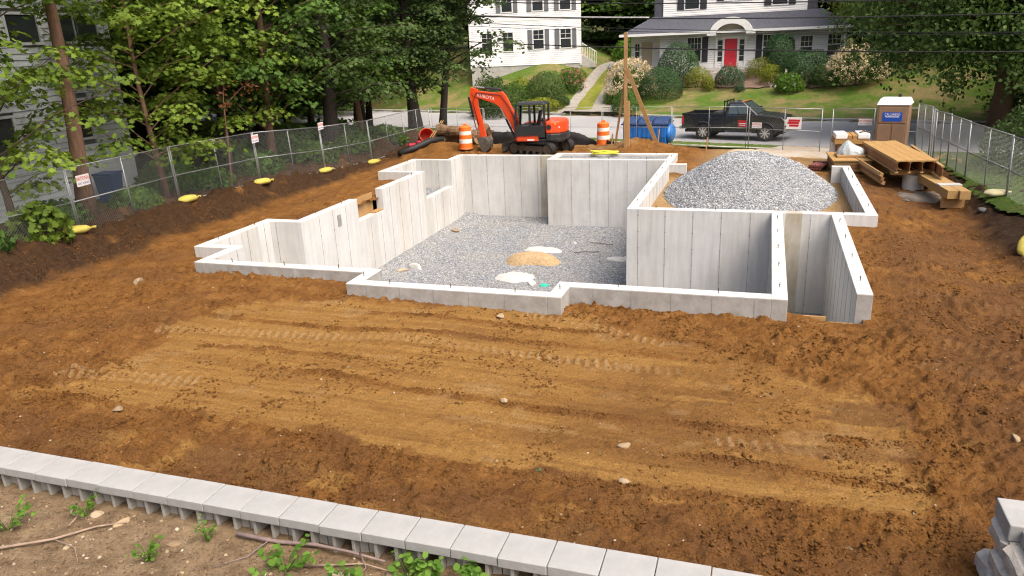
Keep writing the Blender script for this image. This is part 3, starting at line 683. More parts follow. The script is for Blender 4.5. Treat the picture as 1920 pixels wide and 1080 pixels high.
for i in range(n):
    L_ = .02+.10*random.random()**2; z_ = float(zt(px[i], py[i]))+.006; dx_, dy_ = L_*math.cos(aa[i]), L_*math.sin(aa[i]); m.add([(px[i]-dx_, py[i]-dy_, z_), (px[i]+.004, py[i]-.004, z_+.007), (px[i]+dx_, py[i]+dy_, z_+.004), (px[i], py[i]+.004, z_)], [(0, 1, 3), (1, 2, 3)])
m.build('twig_litter', simple('litter', (.20, .14, .09), .9, .4, 20), kind='stuff')
n = 700; px = RNG.uniform(-9, .5, n); py = RNG.uniform(3.5, 5.12, n); ok = fbm(px*1.5, py*1.5, 171) > .5; px, py = px[ok], py[ok]

MT['stick'] = simple('dead_branch', (.27, .20, .15), .9, .25, 9, bump=.5); MT['stickdark'] = simple('grey_branch', (.20, .15, .14), .9, .25, 9, bump=.5)
def stick(pts, r, label, mat, twigs=()):
    m = MB(); P = [(x, y, float(zt(x, y))+r*.9+dz) for x, y, dz in pts]; n_ = len(P)
    m.tube(P, [r*(1-.55*i/(n_-1)) for i in range(n_)], 7)
    for tw in twigs: m.tube([(x, y, float(zt(x, y))+dz+.012) for x, y, dz in tw], [.009, .006, .004][:len(tw)], 5)
    o = m.build('fallen_branch', mat, smooth=True); return tag(o, label, 'branch')
stick([(-4.75, 5.05, .03), (-4.3, 5.1, .02), (-3.9, 5.14, .03), (-3.5, 5.12, .04), (-3.12, 5.08, .04)], .024, 'thick grey-brown fallen branch lying close along the cap blocks', MT['stickdark'], [[(-4.4, 5.08, .02), (-4.45, 4.8, .02), (-4.7, 4.6, .01)], [(-3.4, 5.11, .06), (-3.25, 4.95, .03), (-3.3, 4.8, .0)]])
stick([(-7.6, 3.95, .01), (-6.9, 4.2, .02), (-6.5, 4.48, .02), (-6.3, 4.8, .02), (-6.05, 4.95, .01)], .018, 'thin pale curved stick lying across the bare terrace', MT['stick'], [[(-6.5, 4.48, .02), (-6.2, 4.45, .02), (-6.0, 4.3, .01)]])
stick([(-6.9, 5.1, .01), (-6.75, 4.9, .03), (-6.6, 4.85, .05), (-6.55, 4.7, .02)], .012, 'small forked twig near the hollow blocks', MT['stick'])
stick([(-3.9, 4.85, .01), (-3.3, 5.0, .03), (-2.9, 4.98, .01)], .012, 'thin brown twig below the thick fallen branch', MT['stick'])
for x, y, s, l in [(-6.5, 5.0, .06, 'rounded yellowish stone touching the hollow blocks'), (-6.12, 4.95, .065, 'angular tan rock on the terrace below the caps'), (-3.45, 4.8, .1, 'grey stone half buried among the terrace weeds'), (-3.0, 4.95, .07, 'pale stone under the end of the thick branch'), (-6.3, 4.45, .04, 'small pale stone by the thin curved stick'), (-5.3, 4.8, .05, 'flat grey stone on the open terrace soil')]:
    rock('stone', x, y, s, l, MT['stone'], z=float(zt(x, y)))

# ------------------------------------------------------------------ leaves
MAPLE = np.array([(0, -.5), (.18, -.3), (.5, -.32), (.33, 0), (.55, .25), (.2, .22), (0, .6), (-.2, .22), (-.55, .25), (-.33, 0), (-.5, -.32), (-.18, -.3)])
OVAL = np.array([(0, -.5), (.22, -.2), (.24, .15), (0, .55), (-.24, .15), (-.22, -.2)])
QUAD = np.array([(0, -.5), (.32, 0), (0, .5), (-.32, 0)])
BLADE = np.array([(-.05, 0), (.05, 0), (0, 1.)])
def leaves(name, P, N, S, shape, mat, parent=None, tint=None, kind=None, up=None):
    P = np.asarray(P, float); N = np.asarray(N, float); n = len(P); N = N/np.linalg.norm(N, axis=1, keepdims=True)
    rv = RNG.normal(size=(n, 3)) if up is None else np.broadcast_to(np.asarray(up, float), (n, 3))+RNG.normal(size=(n, 3))*.25
    a = np.cross(N, rv); a /= np.linalg.norm(a, axis=1, keepdims=True)+1e-9; b = np.cross(N, a)
    V = P[:, None]+S[:, None, None]*(shape[None, :, 0, None]*a[:, None]+shape[None, :, 1, None]*b[:, None])
    k = len(shape); F = np.arange(n*k).reshape(n, k)
    t = RNG.uniform(0, 1, n) if tint is None else tint
    return npmesh(name, V.reshape(-1, 3), F, mat, parent, kind, False, {'tint': ('FACE', t)})
LM = {'light': leafmat('leaf_yellow_green', (.06, .115, .016), (.21, .30, .04)), 'mid': leafmat('leaf_green', (.035, .085, .016), (.12, .21, .038)),
      'dark': leafmat('leaf_dark_green', (.035, .065, .02), (.09, .145, .042)), 'willow': leafmat('leaf_grey_green', (.05, .10, .025), (.14, .22, .065)),
      'yew': leafmat('leaf_yew', (.02, .058, .018), (.065, .13, .045), .12), 'gold': leafmat('leaf_gold', (.13, .16, .015), (.30, .33, .04), .3),
      'fresh': leafmat('leaf_fresh', (.06, .14, .015), (.15, .27, .04), .35), 'brown': leafmat('leaf_dead', (.16, .06, .025), (.33, .14, .07), .3), 'bluegreen': leafmat('leaf_blue_green', (.035, .075, .035), (.09, .15, .08), .2)}
n = 900; px = RNG.uniform(-9, .5, n); py = RNG.uniform(3.5, 5.1, n); ok = fbm(px*2.2, py*2.2, 171) > .56; px, py = px[ok], py[ok]
leaves('grass_tufts', np.stack([px, py, zt(px, py)-.005], -1), np.stack([RNG.normal(size=len(px)), RNG.normal(size=len(px)), np.full(len(px), .2)], -1), RNG.uniform(.03, .09, len(px)), BLADE*np.array([1.2, -1]), LM['fresh'], kind='stuff', up=(0, 0, .0001))
LM['cream'] = leafmat('petal_cream', (.50, .40, .25), (.72, .62, .45), .2); LM['pink'] = leafmat('petal_pink', (.45, .12, .14), (.65, .30, .28), .2); LM['petalwhite'] = leafmat('petal_white', (.6, .6, .55), (.75, .75, .72), .2)
def make_tree(name, label, loc, h, rt, nl, reach, leafm, barkm, spray=(60, .14, .6), seed=0, group=None, z0=.18, shape=MAPLE, droop=.35, lean=(0, 0), nspray=3, twin=None, zmaxf=1.0):
    rs = np.random.RandomState(seed); t = thing(name, label, 'tree', loc, 0, group)
    def path(lx, ly, base=(0, 0)):
        q = [(base[0]+lx*f*h+.16*math.sin(f*5+seed), base[1]+ly*f*h+.14*math.cos(f*4+seed)-.14, f*h) for f in np.linspace(0, 1, 9)]
        q[0] = (q[0][0], q[0][1], -.15); return q
    tp = path(*lean); m = MB(); rr = [rt*(1.35 if i == 0 else 1)*(1-.82*i/8) for i in range(9)]; m.tube(tp, rr, 10)
    m.build('trunk', barkm, t, smooth=True)
    lp = MB(); C = []
    for k in range(nl):
        f = z0+(1-z0)*((k+rs.rand()*.7)/nl)*zmaxf; i = min(7, int(f*8)); fr = f*8-i
        b = Vector(tp[i]).lerp(Vector(tp[i+1]), fr); az = k*2.4+rs.rand()*.8+seed; L = reach*(1-.45*f)*(.6+.6*rs.rand()); el = .25+.75*rs.rand()
        pts = [b]; d = Vector((math.cos(az), math.sin(az), el))
        for q in range(1, 5):
            pts.append(b+d*L*q/4+Vector((rs.normal()*.08*L*.3, rs.normal()*.08*L*.3, -droop*.5*L*(q/4)**2)))
        lp.tube(pts, [min(.05, rt*.2)*(1-.2*q)+.005 for q in range(5)], 5, caps=False)
        for q in range(nspray):
            u = .35+.65*(q+rs.rand())/nspray; ii = min(3, int(u*4)); c = pts[ii].lerp(pts[ii+1], min(1, u*4-ii))
            C.append((c.x+rs.normal()*.2, c.y+rs.normal()*.2, c.z+rs.normal()*.12, az))
    lp.build('limbs', barkm, t, smooth=True)
    ns, ls, sr = spray; P = []; N = []; Tn = []
    for (cx, cy, cz_, az) in C:
        k = int(ns*(.6+.8*rs.rand())); r = sr*np.sqrt(rs.rand(k))*(.7+.6*rs.rand()); a = rs.rand(k)*6.283
        x = r*np.cos(a)*1.25; y = r*np.sin(a)*.8; ca, sa = math.cos(az), math.sin(az)
        X = cx+x*ca-y*sa; Y = cy+x*sa+y*ca; Z = cz_-droop*r*r/sr+rs.normal(size=k)*.07
        P.append(np.stack([X, Y, Z], -1)); nn = np.stack([.55*np.cos(a+az)+rs.normal(size=k)*.35, .55*np.sin(a+az)+rs.normal(size=k)*.35, .8+rs.normal(size=k)*.25], -1); N.append(nn)
        Tn.append(np.clip(rs.rand()*.55+rs.rand(k)*.5, 0, 1))
    P = np.concatenate(P); N = np.concatenate(N)
    leaves('foliage', P, N, ls*(.6+.7*rs.rand(len(P))), shape, leafm, t, np.concatenate(Tn))
    return t
def shrub(label, loc, r, nleaf, ls, leafm, shape=OVAL, seed=0, name='shrub', flowers=None, group=None, lump=.25, stems=True, cat='shrub', zmin=-.35, shell=.62, jit=.55):
    rs = np.random.RandomState(seed); t = thing(name, label, cat, loc, rs.rand()*6, group)
    d = rs.normal(size=(nleaf*2, 3)); d /= np.linalg.norm(d, axis=1, keepdims=True); d = d[d[:, 2] > zmin][:nleaf]
    lum = fbm(d[:, 0]*2.2+seed, d[:, 1]*2.2+d[:, 2]*1.7, seed, 3)
    rad = (1-lump*.5+lump*1.4*(lum-.45))*(shell+(1-shell)*rs.rand(len(d))**.5)
    P = d*rad[:, None]*np.array(r); P[:, 2] += r[2]*.42*0; zc = r[2]*abs(zmin)*.9; P[:, 2] += zc
    leaves('foliage', P, d+rs.normal(size=d.shape)*jit, ls*(.6+.7*rs.rand(len(d))), shape, leafm, t, np.clip(.5*rs.rand(len(d))+.9*(lum-.25), 0, 1))
    if stems:
        m = MB()
        for k in range(7):
            a = k*.9; m.tube([(.12*r[0]*math.cos(a), .12*r[1]*math.sin(a), -.1), (.4*r[0]*math.cos(a), .4*r[1]*math.sin(a), zc*.8+.1), (.62*r[0]*math.cos(a), .62*r[1]*math.sin(a), zc+r[2]*.35)], [.03, .022, .012], 5)
        m.build('stems', MT['barkdark'], t)
    if flowers:
        fm, nf, fs = flowers; d = rs.normal(size=(nf*3, 3)); d /= np.linalg.norm(d, axis=1, keepdims=True); d = d[d[:, 2] > zmin*.4][:nf]
        P0 = d*np.array(r)*(.98+.1*rs.rand(len(d)))[:, None]; P0[:, 2] += zc
        pp = (P0[:, None]+rs.normal(size=(len(P0), 14, 3))*fs*.42).reshape(-1, 3); dn = (pp-np.repeat(P0, 14, 0))+1e-3
        leaves('flowers', pp, dn, np.full(len(pp), fs*.55), QUAD, fm, t, np.repeat(rs.rand(len(P0)), 14)*.6+.4*rs.rand(len(pp)), kind='stuff')
    return t
def weed(label, x, y, z, r, n_, ls, leafm, seed, h=.2):
    rs = np.random.RandomState(seed); t = thing('weed', label, 'weed', (x, y, z)); m = MB(); P = []; N = []
    for k in range(n_):
        a = rs.rand()*6.28; L = r*(.5+.7*rs.rand()); e = Vector((math.cos(a)*L, math.sin(a)*L, h*(.4+.8*rs.rand()))); m.tube([(0, 0, -.03), (e.x*.4, e.y*.4, e.z*.75), e], [.004, .003, .002], 4)
        for q in range(5):
            u = .45+.55*q/4; P.append((e.x*u+rs.normal()*.02, e.y*u+rs.normal()*.02, e.z*u+.01)); N.append((rs.normal()*.4, rs.normal()*.4-.2, 1))
    m.build('stem', LM['fresh'], t); leaves('foliage', np.array(P), np.array(N), ls*(.6+.7*rs.rand(len(P))), OVAL*np.array([1.5, 1]), leafm, t, kind='stuff'); return t
for i, (x, y, r, n_, ls, l) in enumerate([(-2.83, 4.98, .26, 14, .075, 'bushy feathery green weed against the hollow blocks'), (-2.25, 5.0, .14, 8, .09, 'upright bright green weed with pointed leaves beside the blocks'), (-2.66, 5.06, .15, 9, .08, 'round-leaved green weed just behind the thick branch end'), (-6.6, 4.95, .13, 9, .05, 'small green tuft on bare soil near the rounded stone'),
                                          (-4.0, 4.75, .3, 15, .07, 'spreading broad green weed below the thick branch'), (-7.15, 4.5, .24, 12, .06, 'grassy green weed beside the thin curved stick'), (-5.35, 4.5, .16, 12, .04, 'low grassy tuft on the open terrace'), (-5.0, 4.92, .1, 7, .04, 'tiny weed sprouting in front of a hollow block'), (-3.3, 4.7, .18, 10, .06, 'pale green weed between the stones on the terrace')]):
    weed(l, x, y, float(zt(x, y)), r, n_, ls, LM['fresh'], i+50)
weed('single small green seedling in the brown soil', -2.43, 7.65, zd(-2.43, 7.65), .07, 5, .05, LM['bluegreen'], 77, .07)

# ------------------------------------------------------------------ chain link fence panels
def fence_panel(p0, p1, z0, z1, label, group, h=1.83, tilt=0.0, mesh=True, gate=False):
    p0 = Vector(p0); p1 = Vector(p1); L = (p1-p0).length; t = thing('chain_link_fence', label, 'fence', (p0.x, p0.y, z0), math.atan2(p1.y-p0.y, p1.x-p0.x), group)
    k = (z1-z0)/L; r = .02 if mesh != 2 else .014
    def P(x, z): return (x, tilt*z, z+k*x)
    for x in (.03, L-.03):
        m = MB(); m.cyl(P(x, -.05), P(x, h+.02), r, n=7); m.build('post', MT['steel'], t, smooth=True)
    m = MB(); m.cyl(P(L/2, .05), P(L/2, h), r*.8, n=6); m.build('middle_post', MT['steel'], t, smooth=True)
    for z in (.06, h*.5, h):
        m = MB(); m.cyl(P(.03, z), P(L-.03, z), r*.85, n=6); m.build('rail', MT['steel'], t, smooth=True)
    if mesh:
        m = MB(); sp = .085; w_ = .0009 if mesh == 2 else .0017
        for sgn in (1, -1):
            c = -h if sgn > 0 else 0.0
            c0 = c
            while c0 < L+(0 if sgn > 0 else h):
                # line x = c0 + sgn*z
                za, zb = .06, h; xa, xb = c0+sgn*za, c0+sgn*zb
                def clip(xv): return (xv-c0)/sgn
                if sgn > 0:
                    if xa < .03: za = clip(.03)
                    if xb > L-.03: zb = clip(L-.03)
                else:
                    if xa > L-.03: za = clip(L-.03)
                    if xb < .03: zb = clip(.03)
                if zb-za > .03:
                    a = Vector(P(c0+sgn*za, za)); b = Vector(P(c0+sgn*zb, zb)); d = (b-a).normalized(); s1 = Vector((-d.z, 0, d.x))*w_; s2 = Vector((0, w_, 0))
                    m.add([a+s1, a-s1*.5+s2, a-s1*.5-s2, b+s1, b-s1*.5+s2, b-s1*.5-s2], [(0, 1, 4, 3), (1, 2, 5, 4), (2, 0, 3, 5)])
                c0 += sp
        me = m.mesh('chain_link'); link('chain_link', me, MT['wire'], t, 'stuff')
    return t
G1 = 'chain link panels along the wooded bank'; LB1 = 'grey chain link fence panel standing on the wooded bank'
pts = [(-18.3, 7.0), (-18.1, 11.0), (-17.75, 15.25), (-17.95, 19.35), (-17.5, 23.0), (-17.0, 26.6), (-16.75, 30.1), (-16.75, 33.6), (-16.7, 36.6)]
for a, b in zip(pts[:-1], pts[1:]): fence_panel(a, b, hz(*a)-.03 if a[1] < 34 else .2, hz(*b)-.03 if b[1] < 34 else 0, LB1, G1, tilt=.05)
G2 = 'chain link panels along the street'; LB2 = 'grey chain link fence panel standing along the street verge'
pts = [(-16.7, 36.7), (-13.6, 36.3), (-10.6, 36.1), (-7.4, 35.85), (-4.1, 35.6), (-.75, 35.1)]
for a, b in zip(pts[:-1], pts[1:]): fence_panel(a, b, -.08, -.08, LB2, G2, mesh=2)
fence_panel((-.7, 35.0), (2.25, 34.05), -.1, -.12, 'gate panel of dense grey chain link in front of the black pickup', None)
fence_panel((2.6, 33.95), (5.75, 33.7), -.12, -.1, 'open grey chain link panel behind the brown portable toilet', None)
G3 = 'chain link panels along the right lawn'; LB3 = 'grey chain link fence panel angling along the grass beside the lumber'
pts = [(5.75, 33.65), (5.95, 31.9), (5.85, 30.6), (6.05, 29.2), (6.15, 27.0), (6.45, 23.6), (6.75, 20.0)]
for a, b in zip(pts[:-1], pts[1:]): fence_panel(a, b, .1, .12, LB3, G3, tilt=-.03)
# signs wired to the fence
MT['red'] = simple('red_print', (.50, .02, .03), .5, .08, 4); MT['blue'] = simple('blue_print', (.02, .05, .35), .5, .08, 4); MT['signwhite'] = simple('sign_white', (.74, .72, .71), .5, .06, 3)
def sign(loc, rz, w_, h_, label, kind='national', tilt=0):
    t = thing('fence_sign', label, 'sign', loc, rz); t.rotation_euler = (0, tilt, rz)
    m = MB(); m.bx(-w_/2, w_/2, -.004, .004, -h_/2, h_/2); m.build('board', MT['signwhite'], t)
    if kind == 'national':
        text('lettering', 'NATIONAL', h_*.5, MT['red'], t, (0, -.007, h_*.17), (math.pi/2, 0, 0), .001, sx=w_/(h_*.5*5.0))
        text('small_lettering', 'RENT A FENCE', h_*.26, MT['blue'], t, (0, -.007, -h_*.27), (math.pi/2, 0, 0), .001, sx=w_/(h_*.26*7.8))
    else:
        for z, a, b in ((.22, -.36, .42), (.02, -.42, .36), (-.2, -.30, .34)):
            m = MB(); m.prism([((a-.02)*w_, (z-.09)*h_), ((b-.05)*w_, (z-.09)*h_), (b*w_, (z+.09)*h_), (a*w_, (z+.09)*h_)], -.0075, -.0045); m.build('red_stripe', MT['red'], t)
    return t
sign((-17.66, 15.62, 1.85), R(98), .5, .3, 'white NATIONAL fence sign with red and blue print near the first sandbag')
sign((-17.36, 22.85, 2.02), R(98), .48, .28, 'small white NATIONAL sign high on the wooded fence at the second sandbag')
sign((-16.86, 26.4, 2.05), R(98), .48, .28, 'small white NATIONAL sign high on the wooded fence at the third sandbag')
sign((1.15, 34.3, 1.12), R(-16), .62, .5, 'white sign with red slanted stripes hanging on the street gate', 'red')
sign((-.35, 34.82, .98), R(-16), .42, .24, 'small white NATIONAL sign on the gate in front of the truck door')
sign((3.85, 33.8, 1.2), R(-5), .5, .26, 'faded pink and white NATIONAL sign on the panel beside the toilet')
sign((6.58, 23.0, 1.5), R(-85), .34, .42, 'blank white sign on the fence post by the right lawn', 'blank' if False else 'red') if False else None
# sandbags
MT['bag'] = simple('yellow_sandbag', (.46, .39, .075), .8, .2, 9, bump=.6, dirt=(.25, .19, .09)); MT['bagwhite'] = simple('cream_sandbag', (.45, .41, .25), .8, .15, 9, bump=.4)
def sandbag(x, y, z, rz, label, group=None, mat=None, s=1.0, tilt=0):
    V = []; na, nr = 20, 9
    for i in range(nr):
        u = -1+2*i/(nr-1); rr = max(.02, (1-abs(u)**3.2))**.5
        for k in range(na):
            a = 2*math.pi*k/na; e = 1+.18*(float(vn(u*2.3+x, a*1.2+y, 6))-.5)
            V.append((u*.31*s, .17*s*rr*e*math.cos(a)*(1 if abs(u) < .85 else .9), .105*s*rr*e*math.sin(a)+.085*s))
    F = [(i*na+k, (i+1)*na+k, (i+1)*na+(k+1) % na, i*na+(k+1) % na) for i in range(nr-1) for k in range(na)]
    t = thing('sandbag', label, 'sandbag', (x, y, z), rz, group); t.rotation_euler = (0, tilt, rz)
    npmesh('bag', V, F, mat or MT['bag'], t, smooth=True)
    m = MB(); m.tube([(.3*s, 0, .07*s), (.36*s, .01, .09*s), (.42*s, -.02*s, .08*s)], [.02, .035, .05], 6); m.build('tied_end', mat or MT['bag'], t, smooth=True)
SBL = 'yellow sandbag weighing down the foot of the wooded-side fence'
for x, y, a in [(-17.45, 14.9, 1.0), (-17.62, 19.35, 1.3), (-17.28, 22.8, 1.2), (-16.95, 26.5, 1.4), (-16.6, 29.9, 1.4)]: sandbag(x, y, zd(x, y)+.02, a, SBL, 'sandbags along the wooded fence', s=1.1)
sandbag(6.2, 23.7, .28, .3, 'cream sandbag on the grass at the right fence foot', mat=MT['bagwhite'])
sandbag(5.75, 18.9, zd(5.75, 18.9)+.02, 1.2, 'yellow sandbag slumped down the right bank', s=1.15, tilt=-.5)
# grass bank on the right
def rbz(x, y): return H(x, y)+.03+.07*fbm(x*2, y*2, 140)
sheet('grass_bank', np.concatenate([np.arange(5.4, 8, .05), np.arange(8, 24, .25)]), np.arange(8, 36.5, .07), rbz, mat_grass('grass_painted_shade', (.035, .065, .012), (.075, .115, .022), (.17, .13, .07), .62, 2),  # darker greens paint the shade of the trees into the grass
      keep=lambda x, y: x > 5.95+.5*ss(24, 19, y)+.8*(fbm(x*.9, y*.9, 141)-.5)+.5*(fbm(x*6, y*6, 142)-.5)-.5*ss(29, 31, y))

n = 9000; px = RNG.uniform(6.0, 10, n); py = RNG.uniform(16.5, 33, n); ok = px > 6.2+.5*ss(24, 19, py); px, py = px[ok], py[ok]
GR = leafmat('grass_blade', (.05, .09, .015), (.13, .19, .035), .3)
leaves('grass_blades', np.stack([px, py, rbz(px, py)-.01], -1), np.stack([RNG.normal(size=len(px)), RNG.normal(size=len(px)), np.full(len(px), .15)], -1), RNG.uniform(.07, .17, len(px)), BLADE*np.array([1.6, -1]), GR, kind='stuff', up=(0, 0, 0.0001))
# ------------------------------------------------------------------ houses
def clap(name, c, pitch=.16):
    t = NT(name).p(.6, 0, .3); sep = t.n.new('ShaderNodeSeparateXYZ'); t.l(t.tc.outputs['Object'], sep.inputs[0])
    fr = t.math('FRACT', t.math('DIVIDE', sep.outputs[2], pitch))
    t.col(t.mix(t.ramp(t.noise(.7, 4), [(.3, .0), (.7, .12)]), c, tuple(x*.7 for x in c))); t.bump(t.ramp(fr, [(0, 0.0), (.14, 1.0), (1, .3)]), 1.0, .06); return t.m
MT['clap'] = clap('white_clapboard', (.74, .745, .75)); MT['shingle'] = simple('dark_shingle', (.075, .08, .10), .9, .35, 9, st=(1, 1, 2.5), bump=.6)
MT['shutter'] = simple('black_shutter', (.035, .035, .045), .6, .15, 4); MT['reddoor'] = simple('red_door', (.58, .035, .055), .4, .05, 2); MT['tandoor'] = simple('tan_door', (.42, .36, .28), .6, .05, 2)
def win(par, x, y, z0, w_, h_, grid=(2, 2), shut=0, sw=.42, mat=None):
    f = MB(); b = .07
    f.bx(x-w_/2-b, x-w_/2, y-.05, y+.02, z0-b, z0+h_+b); f.bx(x+w_/2, x+w_/2+b, y-.05, y+.02, z0-b, z0+h_+b)
    f.bx(x-w_/2, x+w_/2, y-.05, y+.02, z0-b, z0); f.bx(x-w_/2, x+w_/2, y-.05, y+.02, z0+h_, z0+h_+b); f.bx(x-w_/2, x+w_/2, y-.045, y+.02, z0+h_/2-.03, z0+h_/2+.03)
    fo = f.build('window', MT['white'], par)
    for zz in (z0+.001, z0+h_/2+.031):
        p = MB(); p.bx(x-w_/2, x+w_/2, y-.022, y-.012, zz, zz+h_/2-.032); p.build('pane', MT['glass'], fo)
    mu = MB()
    for i in range(1, grid[0]+1): mu.bx(x-w_/2+w_*i/(grid[0]+1)-.012, x-w_/2+w_*i/(grid[0]+1)+.012, y-.034, y-.0225, z0+h_/2+.03, z0+h_)
    mu.bx(x-w_/2, x+w_/2, y-.032, y-.0228, z0+h_*.75-.012, z0+h_*.75+.012); mu.build('muntins', MT['white'], fo)
    for sg in ((-1, 1) if shut == 2 else ((shut,) if shut in (-1, 1) else ())):
        sh = MB(); xs_ = x+sg*(w_/2+b+.02+sw/2); sh.bx(xs_-sw/2, xs_+sw/2, y-.055, y-.003, z0-.05, z0+h_+.05)
        for q in range(9): sh.bx(xs_-sw/2+.05, xs_+sw/2-.05, y-.063, y-.054, z0+h_*(q+.5)/9-.03, z0+h_*(q+.5)/9+.03)
        sh.build('shutter', MT['shutter'], par)
rh = thing('red_door_house', 'white clapboard house with dark shingle roof, black shutters and red front door', 'house', (-2.85, 62.3, 2.2))
m = MB(); m.bx(-5.4, 8.1, 0, 7, -.8, 2.7); m.bx(-7.8, -5.4, .9, 7, -.8, 2.7); m.build('wall', MT['clap'], rh)
m = MB(); m.bx(-5.3, 5.3, .95, 7, 3.72, 6.9); m.build('upper_wall', MT['clap'], rh)
# pent and wing roof
E_ = 2.7
def rp(a, b, c, d, th=.12):
    v = [Vector(q) for q in (a, b, c, d)]; return MB().hexa([q-Vector((0, 0, th)) for q in v], v)
rf = rp((-8.4, -.5, E_+.05), (8.4, -.5, E_+.05), (6.4, 1.0, E_+1.3), (-6.1, 1.0, E_+1.3)); rf.hexa([(-8.4, -.5, E_-.07), (-6.1, 1.0, E_+1.18), (-6.1, 7.4, E_+1.18), (-8.4, 7.4, E_-.07)], [(-8.4, -.5, E_+.05), (-6.1, 1.0, E_+1.3), (-6.1, 7.4, E_+1.3), (-8.4, 7.4, E_+.05)])
rf.hexa([(8.4, -.5, E_-.07), (8.4, 7.4, E_-.07), (6.4, 7.4, E_+1.18), (6.4, 1.0, E_+1.18)], [(8.4, -.5, E_+.05), (8.4, 7.4, E_+.05), (6.4, 7.4, E_+1.3), (6.4, 1.0, E_+1.3)]); rfo = rf.build('roof', MT['shingle'], rh)
m = MB(); m.bx(-6.0, -5.302, 1.05, 7.0, 3.6, 6.9); m.build('gambrel_side', MT['shingle'], rh)
m = MB(); m.bx(5.302, 6.0, 1.05, 7.0, 3.6, 6.9); m.build('gambrel_side', MT['shingle'], rh)
m = MB(); m.prism([(.4, 6.9), (7.6, 6.9), (4, 9.2)], -6.2, 6.2, 'x'); m.build('upper_roof', MT['shingle'], rh)
m = MB(); m.bx(-8.45, 8.45, -1.0, -.5, E_-.12, E_+.06); m.bx(-8.5, -8.4, -.5, 7.4, E_-.12, E_+.06); m.bx(8.4, 8.5, -.5, 7.4, E_-.12, E_+.06); m.build('gutter', MT['white'], rh)
m = MB(); m.bx(-8.38, 8.38, -.48, 7.3, E_-.14, E_-.09); m.build('soffit', MT['white'], rh)
for x in (-7.95, 7.95): m = MB(); m.cyl((x, -.6, -.6), (x, -.6, E_-.13), .07, n=8); m.build('porch_post', MT['white'], rh)
dr = MB(); dr.bx(-.46, .46, -.06, .0, .02, 2.12); d_ = dr.build('door', MT['reddoor'], rh)
for k in range(3):
    for sx in (-.2, .2): q = MB(); q.bx(sx-.15, sx+.15, -.075, -.061, .2+.64*k, .72+.64*k); q.build('door_panel', MT['reddoor'], d_)
q = MB(); q.cyl((.38, -.11, 1.0), (.38, -.06, 1.0), .035, n=10); q.build('knob', MT['steel'], d_)
m = MB(); m.bx(-.6, -.47, -.09, 0, 0, 2.3); m.bx(.47, .6, -.09, 0, 0, 2.3); m.bx(-.47, .47, -.09, 0, 2.13, 2.3); m.bx(-1.15, -1.0, -.09, 0, 0, 2.3); m.bx(1.0, 1.15, -.09, 0, 0, 2.3); m.build('door_frame', MT['white'], rh)
for sx in (-.8, .8):
    for k in range(4): q = MB(); q.bx(sx-.16, sx+.16, -.03, -.004, .5+.4*k, .84+.4*k); q.build('sidelight_pane', MT['glass'], rh)
ar = [(1.55*math.cos(a), 2.55+1.15*math.sin(a)) for a in np.linspace(0, math.pi, 19)]; inn = [(1.08*math.cos(a), 2.5+.72*math.sin(a)) for a in np.linspace(math.pi, 0, 19)]
m = MB()
for i in range(18):
    a, b = ar[i], ar[i+1]; c, e = inn[17-i], inn[18-i]; m.hexa([(a[0], -1.15, a[1]), (b[0], -1.15, b[1]), (c[0], -1.15, c[1]), (e[0], -1.15, e[1])], [(a[0], .3, a[1]), (b[0], .3, b[1]), (c[0], .3, c[1]), (e[0], .3, e[1])])
m.bx(-1.75, -1.08, -1.14, -.2, 2.42, 2.56); m.bx(1.08, 1.75, -1.14, -.2, 2.42, 2.56); m.build('door_hood', MT['white'], rh)
m = MB(); m.add([(x, -.62, z) for x, z in inn], [tuple(range(19))]); m.build('hood_fan', MT['tandoor'], rh)
m = MB(); m.bx(-1.8, 1.8, -1.6, 0, -.8, -.02); m.bx(-1.3, 1.3, -2.1, -1.6, -.8, -.25); m.build('stoop', MT['kerb'], rh)
win(rh, -2.75, 0, .55, 1.0, 1.75, (3, 1), 1, .45); win(rh, 2.85, 0, .55, 1.0, 1.75, (3, 1), -1, .45); win(rh, 7.3, 0, .7, .85, 1.5, (2, 1), 0); win(rh, 5.4, 0, .6, .8, 1.5, (2, 1), 0)
win(rh, -3.1, .95, 4.45, 1.05, 1.5, (3, 1), 2, .5); win(rh, 3.35, .95, 4.45, 1.05, 1.5, (3, 1), 2, .5); win(rh, -.35, .95, 4.95, .6, 1.1, (1, 1), -1, .5); win(rh, .5, .95, 4.95, .6, 1.1, (1, 1), 1, .5)
m = MB(); m.bx(-6.95, -6.1, .84, .9, .0, 2.1); m.build('side_door', MT['tandoor'], rh); win(rh, -7.3, .9, .9, .35, 1.1, (1, 1), 0)
# white house beyond the drive
wh = thing('white_corner_house', 'tall white clapboard house with grey shutters and side steps beyond the drive', 'house', (-15.2, 65.0, 3.6), R(14))
m = MB(); m.bx(-9.5, 0, 0, 9, -.75, 6.2); m.build('wall', MT['clap'], wh); m = MB(); m.bx(-9.45, -.05, .05, 8.9, -2.6, -.75); m.build('stone_base', MT['kerb'], wh)
m = MB(); m.bx(-.12, .012, -.014, .1, -.9, 6.2); m.bx(-9.512, -9.4, -.012, .1, -.9, 6.2); m.bx(-9.51, .01, -.02, .06, 2.85, 3.0); m.build('trim', MT['white'], wh)
m = MB(); m.prism([(-10, 6.1), (.5, 6.1), (-4.75, 9.6)], -.4, 9.3, 'y'); m.build('roof', MT['shingle'], wh)
MT['shgrey'] = simple('grey_shutter', (.14, .145, .16), .6, .1, 4)
for x, z in ((-1.3, .55), (-3.6, .55), (-6.2, .45), (-8.0, .45), (-1.3, 3.6), (-3.6, 3.6), (-6.2, 3.6)): win(wh, x, 0, z, .85, 1.5, (1, 1), 0)
